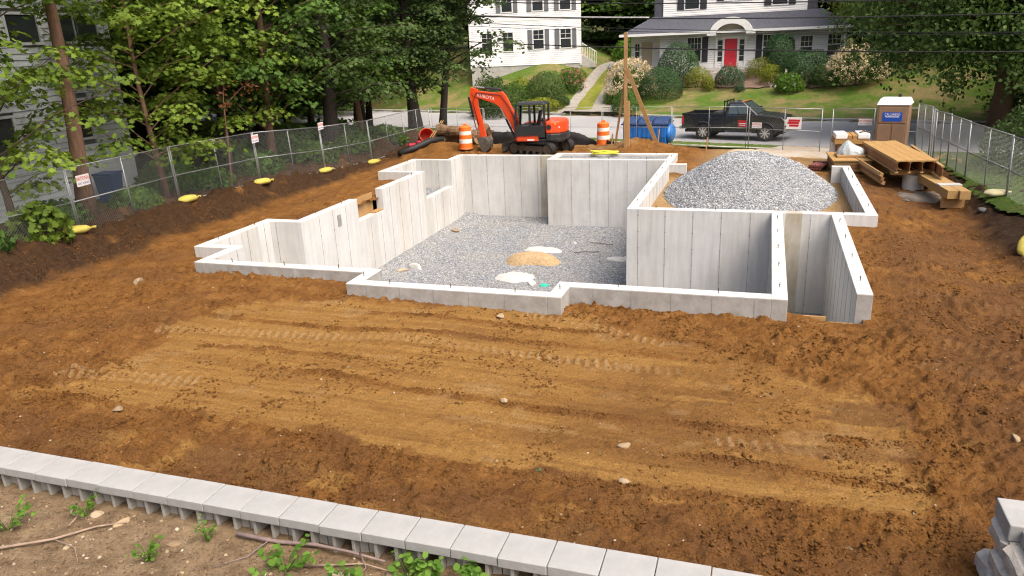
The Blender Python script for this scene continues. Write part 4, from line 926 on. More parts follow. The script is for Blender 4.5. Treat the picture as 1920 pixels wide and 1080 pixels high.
for x, z in ((-1.3, .55), (-3.6, .55), (-1.3, 3.6), (-3.6, 3.6), (-6.2, 3.6)):
    for sg in (-1, 1): q = MB(); q.bx(x+sg*.73-.18, x+sg*.73+.18, -.05, -.003, z-.05, z+1.55); q.build('shutter', MT['shgrey'], wh)
m = MB()
for k in range(4): m.bx(.02+.3*k, .32+.3*k, 1.0, 2.2, -1.2, -.1-.2*k)
m.build('side_steps', MT['kerb'], wh)
rl = MB(); rl.bar((.1, 1.0, .85), (1.3, 1.0, .1), .06, .06)
for k in range(9): rl.bar((.1+.15*k, 1.0, -.2-.09*k), (.1+.15*k, 1.0, .85-.094*k), .035, .035)
rl.build('stair_railing', MT['white'], wh)
# grey house on the wooded side, boards built one by one
lh = thing('grey_sided_house', 'pale blue-grey sided house half hidden behind the maple trees', 'house', (-21.6, 21.4, .4))
MT['siding'] = simple('grey_siding', (.50, .54, .58), .6, .06, 2); MT['trimw'] = simple('house_trim', (.55, .58, .62), .6, .05, 2)
m = MB(); m.bx(-8, -.06, -17, 0, -.6, 8.2); m.build('wall_core', MT['shgrey'], lh)  # core kept dark so the board gaps paint the lap shadow lines
WIN = [(-2.05, -1.35, 5.15, 5.95), (-1.25, -.45, 5.15, 5.95), (-3.75, -2.7, 5.15, 5.95), (-2.1, -1.5, 2.1, 3.3), (-8.2, -6.9, 5.0, 6.3), (-8.2, -6.9, 1.6, 3.2), (-5.2, -4.3, 1.6, 3.0)]
bme = {}
for k in range(46):
    z0 = -.35+.185*k; segs = [(-17, -.16)]
    for (a, b, c, d) in WIN:
        if z0+.18 > c-.08 and z0 < d+.08:
            segs = [q for (u, v) in segs for q in ((u, min(v, a-.09)), (max(u, b+.09), v)) if q[1]-q[0] > .02]
    for (u, v) in segs:
        key = (round(u, 2), round(v, 2))
        if key not in bme:
            q = MB(); q.hexa([(-.05, u, 0), (.034, u, 0), (.034, v, 0), (-.05, v, 0)], [(-.05, u, .168), (.002, u, .168), (.002, v, .168), (-.05, v, .168)]); bme[key] = q.mesh('siding_board'); bme[key].materials.append(MT['siding'])
        o = link('siding_board', bme[key], None, lh); o.location = (0, 0, z0)
m = MB(); m.bx(-.06, .035, -.155, .03, -.6, 8.2); m.build('corner_board', MT['trimw'], lh)
for (a, b, c, d) in WIN:
    f = MB(); f.bx(-.03, .04, a-.085, a, c-.08, d+.08); f.bx(-.03, .04, b, b+.085, c-.08, d+.08); f.bx(-.03, .04, a, b, c-.08, c); f.bx(-.03, .04, a, b, d, d+.08); fo = f.build('window', MT['trimw'], lh)
    p = MB(); p.bx(-.04, -.015, a, b, c, d); p.build('pane', MT['glass'], fo)
m = MB(); m.prism([(-9, 8.1), (1.0, 8.1), (-4, 11.6)], -17.6, .6, 'y'); m.build('roof', MT['shingle'], lh)
m = MB(); m.bx(-.02, .06, -17, -.16, 6.3, 6.42); m.build('belt_trim', MT['trimw'], lh)

# drive and beds over the road
def drape(name, pts, wd, mat, dz=.1, n_=40):
    V = []; P = [Vector((x, y, 0)) for x, y in pts]; tt_ = np.linspace(0, len(P)-1, n_)
    for t in tt_:
        i = min(len(P)-2, int(t)); p = P[i].lerp(P[i+1], t-i); d = (P[i+1]-P[i]).normalized(); a = Vector((d.y, -d.x, 0)); w2 = wd*(1+.25*(float(vn(t*3, 2, 9))-.5))
        for e in (-.5, -.17, .17, .5): q = p+a*w2*e; V.append((q.x, q.y, hz(q.x, q.y)+dz))
    F = [(i*4+k, i*4+k+1, i*4+k+5, i*4+k+4) for i in range(n_-1) for k in range(3)]
    return npmesh(name, V, F, mat, None, 'structure', True)
MT['drive'] = simple('drive_track', (.29, .27, .235), .95, .2, 3, bump=.5)
drape('driveway_track', [(-14.0, 54.9), (-14.2, 58), (-14.0, 62), (-13.7, 68), (-13.4, 76)], .95, MT['drive'], .17)
drape('driveway_track', [(-11.6, 54.3), (-12.1, 58), (-12.1, 62), (-12.0, 68), (-11.8, 76)], .95, MT['drive'], .17)
drape('driveway_median', [(-12.85, 55.4), (-13.15, 58), (-13.05, 62), (-12.85, 68), (-12.6, 76)], 1.3, mat_grass('drive_grass', (.13, .16, .02), (.23, .25, .04), (.35, .30, .10), .55, 3), .155)
strip('driveway_mouth', .0, 2.6, -10.8, -5.2, None, MT['drive'], 16, m=8, dz=.15)
sheet('mulch_bed', np.linspace(-11, 8.5, 160), np.linspace(54.5, 62.2, 70), lambda x, y: H(x, y)+.15+.04*fbm(x*2, y*2, 150), simple('mulch', (.17, .115, .085), .95, .3, 6, bump=.6),
      keep=lambda x, y: (s_of(x, y) > 6.7+1.0*(fbm(x*.8, y*.8, 151)-.5)+.5*ss(2, 6, x)) & (x < 6.3+2*(fbm(x*.8, y*.8, 153)-.5)))
def hy(x, y): return hz(x, y)+.1
SH = [('clipped round dark green globe shrub', (-7.5, 57.6), (1.45, 1.4, 1.5), 7500, .085, 'yew', None), ('tall dark rounded evergreen behind the green globe shrub', (-6.6, 60.6), (1.5, 1.2, 2.0), 6500, .10, 'yew', None),
      ('large cream-flowered hydrangea beside the white lamp post', (-9.9, 58.4), (1.75, 1.5, 1.75), 2600, .15, 'mid', ('cream', 380, .21)), ('golden yew cushion right of the green globe shrub', (-4.95, 59.3), (.95, .9, 1.0), 1900, .09, 'gold', None),
      ('small upright yellowish shrub before the pink-flowered bush', (-4.1, 58.3), (.45, .45, .75), 700, .09, 'gold', None), ('pink-topped greyish bush below the red door', (-2.7, 58.9), (1.25, 1.0, 1.05), 2200, .11, 'bluegreen', ('pink', 26, .12)),
      ('bright golden shrub right of the red door', (-.55, 60.0), (1.2, .9, 1.1), 2200, .09, 'gold', None), ('dull gold mounded shrub beside the tall dark evergreen', (.2, 58.6), (.9, .8, .95), 1600, .09, 'gold', None),
      ('tall dark conical evergreen against the house right of the red door', (.75, 60.8), (1.3, 1.1, 2.2), 6000, .10, 'yew', None), ('broad bluish evergreen spreading mound', (2.6, 58.6), (2.1, 1.5, 1.5), 7000, .10, 'yew', None),
      ('large cream-flowered hydrangea at the right end of the bed', (5.6, 57.0), (2.0, 1.6, 1.45), 3000, .15, 'mid', ('cream', 420, .21)), ('bright leafy shrub with white blossoms before the spreading mound', (1.35, 56.5), (1.0, .8, .9), 1500, .16, 'fresh', ('petalwhite', 14, .12)),
      ('low dark evergreen in the shade beside the right hydrangea', (3.6, 56.9), (1.3, 1.0, 1.0), 2200, .12, 'dark', None), ('small blue-grey tuft on the mulch', (-1.9, 57.5), (.45, .4, .4), 500, .08, 'bluegreen', None),
      ('wide clipped green hedge at the drive mouth', (-9.6, 54.6), (2.0, .9, .95), 3400, .10, 'mid', None), ('bright yellow-green shrub beside the lamp post', (-11.0, 57.4), (.75, .75, .75), 1500, .10, 'fresh', None),
      ('grey-green fine-leaved round bush on the lawn of the white house', (-16.6, 58.6), (1.7, 1.5, 1.7), 6500, .10, 'willow', None), ('flat bright yellow-green hedge below the grey-green bush', (-16.2, 55.9), (1.7, .8, .7), 2400, .10, 'gold', None),
      ('reddish-pink flowering bush along the left edge of the drive', (-14.95, 60.5), (.95, .9, 1.1), 1500, .12, 'mid', ('pink', 46, .15)), ('low dark green border shrub along the drive', (-15.1, 57.3), (.8, .8, .6), 1200, .12, 'dark', None),
      ('leafy green bush by the corner steps of the white house', (-15.4, 62.6), (1.2, .9, .7), 1400, .13, 'fresh', None), ('small golden clipped bush below the white house', (-19.2, 60.4), (.9, .7, .8), 1200, .1, 'gold', None), ('spreading dark green bush on the bank below the golden clipped bush', (-18.9, 57.6), (1.5, 1.2, 1.3), 2600, .12, 'mid', None), ('bright green hedge plant on the bank beside the far kerb', (-20.5, 57.0), (1.4, 1.1, 1.5), 2400, .13, 'fresh', None), ('dark green bush below the white house windows', (-21.5, 59.0), (1.6, 1.0, 1.0), 1800, .13, 'dark', None),
      ('lush green bush at the drive end beneath the far trees', (-12.6, 74.0), (2.2, 1.5, 1.6), 2200, .2, 'fresh', None), ('large dark rhododendron by the far kerb', (-19.5, 53.8), (2.2, 1.6, 2.2), 3600, .16, 'dark', None), ('dark leafy bush hanging over the grass inside the right fence', (9.3, 28.8), (2.6, 2.2, 1.7), 5200, .12, 'dark', None), ('dense dark bush beyond the right fence end', (10.3, 24.6), (2.2, 2.0, 1.5), 3600, .12, 'dark', None),
      ('rounded hedge bush under the big street trees', (13.5, 47.5), (2.6, 1.6, 1.3), 2600, .16, 'dark', None)]
for i, (l, (x, y), r, n_, ls, lm, fl) in enumerate(SH):
    shrub(l, (x, y, hy(x, y)), tuple(1.2*q for q in r), int(n_*1.35), ls, LM[lm], QUAD if ls < .105 else OVAL, i+3, flowers=(LM[fl[0]], fl[1], fl[2]) if fl else None, lump=.08 if 'globe' in l or 'clipped' in l else .32, jit=.3 if lm == 'yew' else .5, shell=.85 if lm == 'yew' else .62)
lp = thing('lamp_post', 'white garden lamp post with grey lantern beside the drive', 'lamp post', (-11.55, 58.9, hy(-11.55, 58.9)))
m = MB(); m.lathe([(.09, 0), (.09, .3), (.06, .34), (.055, 1.75), (.08, 1.8)], 12); m.build('post', MT['white'], lp, smooth=False)
m = MB(); m.lathe([(.08, 1.8), (.15, 1.86), (.19, 2.2), (.2, 2.22)], 8); m.build('lantern', MT['glass'], lp); m = MB(); m.lathe([(.22, 2.22), (.05, 2.42), (.02, 2.5)], 8); m.build('lantern_cap', MT['shgrey'], lp)

# ------------------------------------------------------------------ trees
GT = 'maples in the wooded strip'
pl1 = make_tree('maple_tree', 'young yellow-green maple growing behind the near fence panels', (-19.3, 14.6, .4), 9.5, .10, 40, 3.4, LM['light'], MT['bark'], (66, .165, .8), 1, 'bright young maples by the grey house', z0=.12)
pl2 = make_tree('maple_tree', 'young yellow-green maple growing behind the near fence panels', (-19.0, 20.0, .4), 10, .10, 40, 3.2, LM['light'], MT['barkred'], (66, .16, .8), 2, 'bright young maples by the grey house', z0=.1)
dup(pl2, (-20.2, 10.2, .4), 2.1); dup(pl1, (-19.6, 23.8, .4), 1.1)
tk = make_tree('leaning_maple', 'big bare-trunked maple with brown bark in front of the grey house', (-18.75, 16.7, .4), 12, .24, 16, 3.2, LM['light'], MT['barkred'], (42, .15, .7), 5, z0=.5)
DL = 'dark-leaved tall maple in the shady wooded strip'
pd = [make_tree('maple_tree', DL, (-19.2, 26.5, .4), 12, .20, 46, 3.8, LM['mid'], MT['barkred'], (74, .18, .95), 11, GT, z0=.12), make_tree('maple_tree', DL, (-18.6, 30.0, .4), 13, .36, 48, 4.0, LM['dark'], MT['barkdark'], (76, .19, 1.0), 12, GT, z0=.14),
      make_tree('maple_tree', DL, (-20.5, 33.0, .3), 12, .18, 46, 3.6, LM['mid'], MT['barkdark'], (74, .18, .95), 13, GT, z0=.12)]
for i, (x, y, k, a, s) in enumerate([(-22.5, 29, 1, 1.2, 1), (-21.0, 36.5, 0, 2.2, 1), (-18.9, 39.2, 1, 3.3, .95), (-22.3, 40.0, 2, .8, 1.0), (-25.5, 34, 2, 2.6, 1.1), (-25, 26, 1, 4.4, 1.1), (-24.5, 43, 1, 5.2, 1.0), (-28, 38, 0, 1.5, 1.15), (-28, 29, 1, .3, 1.2), (-30, 46, 2, 3.0, 1.2), (-21.6, 24.5, 2, 5.5, 1.0), (-27, 22.5, 0, 2.9, 1.1), (-33, 33, 1, 2.0, 1.2), (-33, 41, 0, 4.0, 1.2), (-30.5, 24, 2, .9, 1.2)]):
    dup(pd[k], (x, y, hz(x, y)-.02), a, scale=(s, s, s))
st_ = make_tree('street_maple', 'dark maple with a slanting trunk overhanging the excavator', (-18.3, 41.5, -.3), 11, .24, 42, 4.6, LM['dark'], MT['barkdark'], (75, .18, 1.0), 21, z0=.25, lean=(.22, -.02))
# bramble and saplings along the fence foot
ub = shrub('green bramble tangled along the foot of the wooded fence', (-18.8, 12.6, .4), (1.2, 1.6, .9), 1300, .13, LM['mid'], MAPLE, 61, 'bramble', group='brambles along the fence foot', cat='bramble')
for i, (x, y, s) in enumerate([(-19.2, 15.8, .8), (-18.9, 18.4, .7), (-18.8, 21.5, .8), (-18.6, 24.6, .9), (-18.2, 27.6, .9), (-18.0, 30.6, .9), (-17.9, 33.4, .9), (-20.2, 29, 1.3), (-20.5, 25.5, 1.2), (-20.2, 32.5, 1.3), (-20.6, 21.8, 1.0)]): dup(ub, (x, y, .4), i*1.3, scale=(s, s, s))
vine = shrub('leafy vine hanging on the near fence beside the first sandbag', (-17.9, 14.2, .4), (.5, .9, 1.0), 420, .17, LM['light'], MAPLE, 64, 'vine', cat='vine', stems=True)
t = thing('dead_sapling', 'slim sapling with hanging reddish-brown dead leaves', 'sapling', (-18.0, 22.0, .4))
m = MB(); m.tube([(0, 0, -.1), (.05, .1, 1.5), (-.02, .3, 3.0), (.1, .5, 4.4)], [.035, .03, .02, .01], 6); m.tube([(0, .25, 2.8), (.3, 1.0, 3.4), (.5, 1.8, 3.5)], [.015, .01, .006], 5); m.build('trunk', MT['barkred'], t)
P = np.concatenate([np.array([0.0, .35, 3.0])+RNG.normal(size=(40, 3))*[.12, .12, .35], np.array([.2, 1.2, 3.4])+RNG.normal(size=(36, 3))*[.15, .5, .15]]); leaves('foliage', P, RNG.normal(size=P.shape), np.full(len(P), .15), OVAL, LM['brown'], t, kind='stuff')
# big drooping trees on the right of the street
def weeping(loc, h, rt, label, seed, nst, reach, lean, group=None, leaf=LM['willow'], bark=MT['barkred'], lowz=1.6, ns=26):
    rs = np.random.RandomState(seed); t = thing('street_tree', label, 'tree', loc)
    tp = [(lean[0]*f*h+.2*math.sin(f*4+seed), lean[1]*f*h, f*h-(.2 if f == 0 else 0)) for f in np.linspace(0, 1, 8)]
    m = MB(); m.tube(tp, [rt*(1.3 if i == 0 else 1-.1*i) for i in range(8)], 12); m.build('trunk', bark, t, smooth=True)
    lm = MB(); P = []; Tn = []
    for k in range(nst):
        az = rs.rand()*6.283; f = .3+.7*rs.rand(); b = Vector(tp[int(f*7)]); L = reach*(.3+.8*rs.rand()**.7); e = b+Vector((math.cos(az)*L, math.sin(az)*L, 1.2+1.5*rs.rand()))
        if k % 3 == 0: lm.tube([b, b.lerp(e, .5)+Vector((0, 0, .5)), e], [rt*.22, rt*.13, .02], 5, caps=False)
        zlow = lowz+rs.rand()*3.0
        n2 = ns+int(rs.rand()*ns); u = rs.rand(n2); z = e.z-(e.z-zlow)*u*(.5+.5*rs.rand()); sway = rs.normal(size=2)*.5
        P.append(np.stack([e.x+sway[0]*u+rs.normal(size=n2)*.28, e.y+sway[1]*u+rs.normal(size=n2)*.28, z], -1)); Tn.append(np.clip(rs.rand()*.6+.4*rs.rand(n2), 0, 1))
    lm.build('limbs', bark, t, smooth=True); P = np.concatenate(P)
    leaves('foliage', P, RNG.normal(size=P.shape)+[0, -.3, .5], .14+.1*RNG.uniform(0, 1, len(P)), OVAL*np.array([1.25, 1]), leaf, t, np.concatenate(Tn)); return t
weeping((10.9, 42.6, -.3), 13, .46, 'large street tree with reddish trunk and drooping leaves over the road', 31, 900, 6.4, (-.07, 0), lowz=1.4, ns=34)
weeping((12.6, 42.1, -.3), 13, .5, 'dark thick-trunked street tree beside the drooping tree', 32, 700, 5.0, (0, .03), leaf=LM['mid'], bark=MT['barkdark'], lowz=1.0, ns=34)
weeping((9.5, 61.0, 2.2), 12, .35, 'golden-green tree standing at the right end of the red-door house', 33, 520, 5.0, (-.02, 0), leaf=leafmat('leaf_olive', (.07, .10, .015), (.19, .22, .04)), lowz=.8)
# far trees behind the houses
ft = [make_tree('background_tree', 'tall dense green tree in the woods behind the houses', (-11.5, 80, 2.5), 17, .35, 52, 6.2, LM['mid'], MT['barkdark'], (90, .42, 1.9), 41, 'trees behind the houses', z0=.04, shape=QUAD*np.array([1.5, 1]), nspray=3), make_tree('background_tree', 'tall dense green tree in the woods behind the houses', (-16, 86, 2.5), 18, .35, 52, 6.4, LM['dark'], MT['barkdark'], (90, .42, 1.9), 42, 'trees behind the houses', z0=.04, shape=QUAD*np.array([1.5, 1]), nspray=3)]
for i in range(34):
    x = -78+i*4.3+random.uniform(-1, 1); y = 84+random.uniform(-3, 10) if -9 < x+2.8 < 9 else 80+random.uniform(-4, 9)
    if x < -30: y = 62+(i % 3)*8+random.uniform(0, 3)
    if x > 14: y = 66+(i % 4)*6
    s = random.uniform(.85, 1.2); dup(ft[i % 2], (x, y, hz(x, y)), random.uniform(0, 6), scale=(s, s, s))
for i, (x, y) in enumerate([(-36, 52), (-41, 44), (-40, 33), (-36, 58), (-46, 38), (-38, 24), (-34, 17), (-44, 54), (20, 50), (24, 58), (19, 60), (27, 48), (17, 38), (22, 42)]):
    dup(ft[i % 2], (x, y, hz(x, y)-.1), i*1.7, scale=(.75, .75, .75))

# ------------------------------------------------------------------ overhead wires between street poles
MT['cable'] = simple('black_cable', (.02, .02, .022), .6, .2, 3); MT['palecable'] = simple('pale_cable', (.62, .63, .64), .6, .05, 3)
PA, PB = road_pt(-34, -13.5+1.2), road_pt(34, -13.5+1.2)
for nm, (x, y), l in (('a', PA, 'brown utility pole hidden among the maples at the street'), ('b', PB, 'brown utility pole beyond the drooping street trees')):
    t = thing('utility_pole', l, 'utility pole', (x, y, hz(x, y)), R(-16.5)); m = MB(); m.cyl((0, 0, -.4), (0, 0, 10.5), .17, .12, 12); m.build('pole', MT['bark'], t); m = MB(); m.bar((0, -1.1, 9.6), (0, 1.1, 9.6), .1, .12); m.build('cross_arm', MT['bark'], t)
def cable(z0, sl, r, label, mat, off=0, u0=-34.0, u1=34.0):
    pts = []
    for u in np.linspace(u0, u1, 41):
        x, y = road_pt(u, -12.3); pts.append((x, y-off, z0+sl*(u-3)+.00085*(u-3)**2))
    m = MB(); m.tube(pts, r, 6); return tag(m.build('overhead_cable', mat, smooth=True), label, 'cable')
cable(4.25, -.050, .032, 'thick black cable sagging lowest across the street', MT['cable'])
cable(5.65, -.050, .03, 'black cable passing in front of the upper storey of the house', MT['cable'])
cable(5.15, -.062, .018, 'thin black wire crossing in front of the dark porch roof', MT['cable'])
cable(5.02, -.058, .014, 'thinnest black wire just under the porch roof wire', MT['cable'])
cable(6.35, -.056, .03, 'black cable crossing the upper windows of the house', MT['cable'])
cable(6.52, -.050, .014, 'thin wire running above the cable at the upper windows', MT['cable'])
cable(5.70, -.050, .035, 'pale grey sleeved cable between the white house and the dark roof', MT['palecable'], .05, -9.0, 2.3)

# ------------------------------------------------------------------ excavator
MT['orange'] = simple('orange_paint', (.70, .062, .012), .35, .06, 2, spec=.5, dirt=(.45, .08, .03)); MT['blackp'] = simple('black_paint', (.02, .021, .023), .4, .2, 3, spec=.5); MT['chrome'] = simple('chrome', (.7, .7, .7), .18, .05, 3, metal=1.0)
MT['tint'] = simple('tinted_glass', (.06, .085, .09), .06, .15, 1, spec=.9); MT['greymetal'] = simple('worn_steel', (.13, .115, .10), .55, .3, 7, metal=.5)
tcl = NT('clear_glass').p(.04, 0, .6); tcl.col((.5, .57, .56)); tcl.b.inputs['Transmission Weight'].default_value = 1.0; tcl.b.inputs['IOR'].default_value = 1.05; MT['clear'] = tcl.m
EX, EY = -9.55, 32.75; ez = zd(EX, EY)+.0
ex = thing('excavator', 'orange compact excavator with black cab parked behind the back foundation wall', 'excavator', (EX, EY, ez), R(182)); ex.scale = (.92, .92, .92)
ta_ = R(-22)
def rot2(pts, a): c, s = math.cos(a), math.sin(a); return [(x*c-y*s, x*s+y*c, z) for x, y, z in pts]
for sy in (-1, 1):
    prof = [(1.0+.30*math.cos(a), .31+.30*math.sin(a)) for a in np.linspace(-math.pi/2, math.pi/2, 9)]+[(-1.0+.30*math.cos(a), .31+.30*math.sin(a)) for a in np.linspace(math.pi/2, 1.5*math.pi, 9)]
    inn_ = [(1.0+.25*math.cos(a), .31+.25*math.sin(a)) for a in np.linspace(-math.pi/2, math.pi/2, 9)]+[(-1.0+.25*math.cos(a), .31+.25*math.sin(a)) for a in np.linspace(math.pi/2, 1.5*math.pi, 9)]
    m = MB(); y0, y1 = sy*.78-.2, sy*.78+.2; nn = len(prof)
    m.add([(x, y0, z) for x, z in prof]+[(x, y1, z) for x, z in prof]+[(x, y0, z) for x, z in inn_]+[(x, y1, z) for x, z in inn_], [f for i in range(nn) for j in [(i+1) % nn] for f in ((i, j, nn+j, nn+i), (2*nn+i, 3*nn+i, 3*nn+j, 2*nn+j), (i, 2*nn+i, 2*nn+j, j), (nn+i, nn+j, 3*nn+j, 3*nn+i))])
    for k in range(18):
        x = -1.0+2.0*k/17
        for z in (.005, .615): m.bx(x-.03, x+.03, y0, y1, z-.025 if z < .3 else z-.01, z+.01 if z < .3 else z+.02)
    m.v = rot2(m.v, ta_); tr = m.build('track', MT['dark'], ex)
    for x, r_ in ((1.0, .24), (-1.0, .24)): q = MB(); q.cyl((x, y0+.03, .31), (x, y1-.03, .31), r_, n=18); q.v = rot2(q.v, ta_); q.build('idler', MT['greymetal'], tr)
    for k in range(4): q = MB(); q.cyl((-.6+.4*k, y0+.05, .15), (-.6+.4*k, y1-.05, .15), .09, n=12); q.v = rot2(q.v, ta_); q.build('roller', MT['greymetal'], tr)
    q = MB(); q.bx(-.85, .85, sy*.78-.12, sy*.78+.12, .2, .45); q.v = rot2(q.v, ta_); q.build('track_frame', MT['greymetal'], tr)
m = MB(); m.bx(-.6, .6, -.58, .58, .28, .52); m.v = rot2(m.v, ta_); m.build('undercarriage', MT['greymetal'], ex, bevel=.03)
m = MB(); m.cyl((0, 0, .5), (0, 0, .68), .42, n=24); m.build('slew_ring', MT['greymetal'], ex)
m = MB(); m.prism([(1.62, .12), (1.68, .05), (1.75, .3), (1.7, .5), (1.64, .5), (1.67, .3)], -.98, .98); m.bar((.6, .5, .4), (1.65, .55, .3), .1, .12); m.bar((.6, -.5, .4), (1.65, -.55, .3), .1, .12); m.v = rot2(m.v, ta_); m.build('dozer_blade', MT['greymetal'], ex)
m = MB(); m.prism([(-1.05, -.9), (.95, -.95), (1.05, -.6), (1.05, .6), (.95, .98), (-1.05, .95), (-1.28, .6), (-1.28, -.6)], .66, .8, 'z'); m.build('deck', MT['blackp'], ex, bevel=.02)
m = MB(); m.prism([(-.1, .68), (.98, .68), (1.0, .82), (.92, .98), (-.1, .98)], .6, 1.0, 'y'); m.build('front_skirt', MT['orange'], ex, bevel=.03)
# engine cover and counterweight
pr = [(-.95, -.98), (-.1, -.98), (-.1, .05), (-.44, .06), (-.44, .985), (-.7, .98), (-1.1, .82), (-1.3, .4), (-1.34, 0), (-1.3, -.4), (-1.12, -.8)]
m = MB(); m.prism(pr, 1.02, 1.62, 'z'); m.build('engine_cover', MT['orange'], ex, bevel=.1, seg=3)
m = MB(); m.prism([(x*1.03, y*1.01) for x, y in pr], .68, 1.03, 'z'); m.build('counterweight', MT['blackp'], ex, bevel=.06, seg=3)
m = MB(); m.prism([(-.1, -.98), (.9, -.9), (.9, -.1), (-.1, -.1)], .8, 1.45, 'z'); m.build('side_tank', MT['orange'], ex, bevel=.05)
q = MB(); q.cyl((-.62, .965, 1.34), (-.62, 1.0, 1.34), .12, n=16); q.build('cover_vent', MT['blackp'], ex)
m = MB(); m.bx(-.95, -.85, .86, .91, 1.45, 1.52); m.build('amber_marker', simple('amber', (.8, .4, .02), .4), ex)
# cab
CB = (-.22, 1.0, .06, 1.0, .85, 2.42)
m = MB(); m.bx(-.42, 1.06, .06, 1.0, .85, 1.42); m.build('cab_base', MT['blackp'], ex, bevel=.03)
m = MB(); m.hexa([(-.47, .03, 2.38), (.98, .03, 2.38), (.98, 1.02, 2.38), (-.47, 1.02, 2.38)], [(-.38, .1, 2.5), (.9, .1, 2.5), (.9, .95, 2.5), (-.38, .95, 2.5)]); m.build('cab_roof', MT['blackp'], ex, bevel=.03)
pil = MB()
for (x0, x1) in ((-.4, -.42), (.3, .3), (1.04, .95)):
    for y in (.09, .97): pil = MB(); pil.bar((x0, y, 1.4), (x1, y, 2.39), .09, .11); pil.build('cab_pillar', MT['blackp'], ex)
for a, b in ((-.35, .25), (.35, .97)): q = MB(); q.add([(a, .975, 1.46), (b+.03, .975, 1.46), (b, .975, 2.34), (a, .975, 2.34)], [(0, 1, 2, 3)]); q.build('side_window', MT['clear'], ex)
q = MB(); q.add([(1.05, .12, 1.44), (1.05, .94, 1.44), (.96, .94, 2.36), (.96, .12, 2.36)], [(0, 1, 2, 3)]); q.build('windscreen', MT['clear'], ex)
q = MB(); q.add([(.45, .985, .92), (.92, .985, .92), (.92, .985, 1.38), (.45, .985, 1.38)], [(0, 1, 2, 3)]); q.build('lower_door_pane', MT['tint'], ex)
q = MB(); q.bx(-.02, .38, .3, .75, 1.3, 1.5); q.hexa([(-.08, .32, 1.45), (.05, .32, 1.45), (.05, .73, 1.45), (-.08, .73, 1.45)], [(-.18, .34, 2.1), (-.08, .34, 2.1), (-.08, .71, 2.1), (-.18, .71, 2.1)]); q.build('seat', MT['dark'], ex, bevel=.03)
q = MB(); q.bar((-.27, .9, 1.6), (-.35, 1.0, 1.75), .03, .14); q.bar((.98, .98, 1.5), (1.12, 1.02, 2.1), .025, .025); q.build('grab_rail', MT['blackp'], ex)
# boom, arm, bucket
yb = .0
m = MB(); m.bx(.95, 1.3, -.22, .22, .6, 1.05); m.build('swing_bracket', MT['orange'], ex, bevel=.04)
B = [(1.02, 1.02), (1.28, .86), (1.62, 1.6), (1.98, 2.2), (2.3, 2.42), (3.38, 2.78), (3.45, 2.98), (3.28, 3.06), (2.2, 2.92), (1.9, 2.98), (1.72, 2.78), (1.34, 2.0)]
m = MB(); m.prism(B, yb-.12, yb+.12); m.build('boom', MT['orange'], ex, bevel=.02)
A = [(3.15, 3.1), (3.5, 3.22), (3.58, 2.9), (3.48, 2.3), (3.08, .78), (2.9, .66), (2.82, .84), (3.16, 2.3), (3.14, 2.6)]
m = MB(); m.prism(A, yb-.09, yb+.09); m.build('arm', MT['orange'], ex, bevel=.02)
def ram(p0, p1, f, r_=.055):
    p0 = Vector((p0[0], yb+p0[2] if len(p0) > 2 else yb, p0[1])); p1 = Vector((p1[0], yb+p1[2] if len(p1) > 2 else yb, p1[1])); mid = p0.lerp(p1, f)
    a = MB(); a.cyl(p0, mid, r_, n=12); o = a.build('ram_cylinder', MT['blackp'], ex, smooth=False); a = MB(); a.cyl(mid, p1, r_*.6, n=10); a.build('ram_rod', MT['chrome'], o)
ram((1.32, .72), (2.05, 2.25), .62); ram((1.95, 3.06), (3.3, 3.24), .62); ram((3.66, 2.75), (3.3, .95), .55, .05)
hs = MB(); hs.tube([(1.2, .14, 1.3), (1.5, .16, 2.2), (1.95, .15, 2.82), (3.2, .15, 2.95), (3.4, .15, 2.5), (3.15, .13, 1.4)], .018, 6); hs.build('hydraulic_hose', MT['dark'], ex, smooth=True)
bk = MB(); arc = [(3.02+.42*math.cos(a), .42+.40*math.sin(a)) for a in np.linspace(R(60), R(265), 12)]; a2 = [(3.02+.38*math.cos(a), .42+.36*math.sin(a)) for a in np.linspace(R(265), R(60), 12)]
for i in range(11): bk.prism([arc[i], arc[i+1], a2[10-i], a2[11-i]], yb-.32, yb+.32)
bo = bk.build('bucket', MT['greymetal'], ex)
for yy in (-.33, .33): q = MB(); q.prism(arc, yb+yy-.012, yb+yy+.012); q.build('bucket_side', MT['greymetal'], bo)
for k in range(4): q = MB(); q.bar((2.98, -.27+.18*k, .03), (2.86, -.27+.18*k, -.02), .06, .03); q.build('bucket_tooth', MT['greymetal'], bo)
m = MB(); m.bar((2.95, .0, .75), (2.62, .0, .25), .2, .08); m.build('thumb', MT['greymetal'], ex); m = MB(); m.bar((3.12, 0, .95), (3.22, 0, .62), .16, .06); m.build('linkage', MT['orange'], ex)
text('lettering', 'KUBOTA', .23, MT['signwhite'], ex, (2.72, yb+.124, 2.74), (math.pi/2, R(14), math.pi), .002)
m = MB(); m.bx(.1, .45, 1.003, 1.006, .72, .79); m.build('decal', MT['signwhite'], ex); m = MB(); m.bx(-1.12, -.98, .79, .82, 1.3, 1.36); m.build('decal', MT['signwhite'], ex)

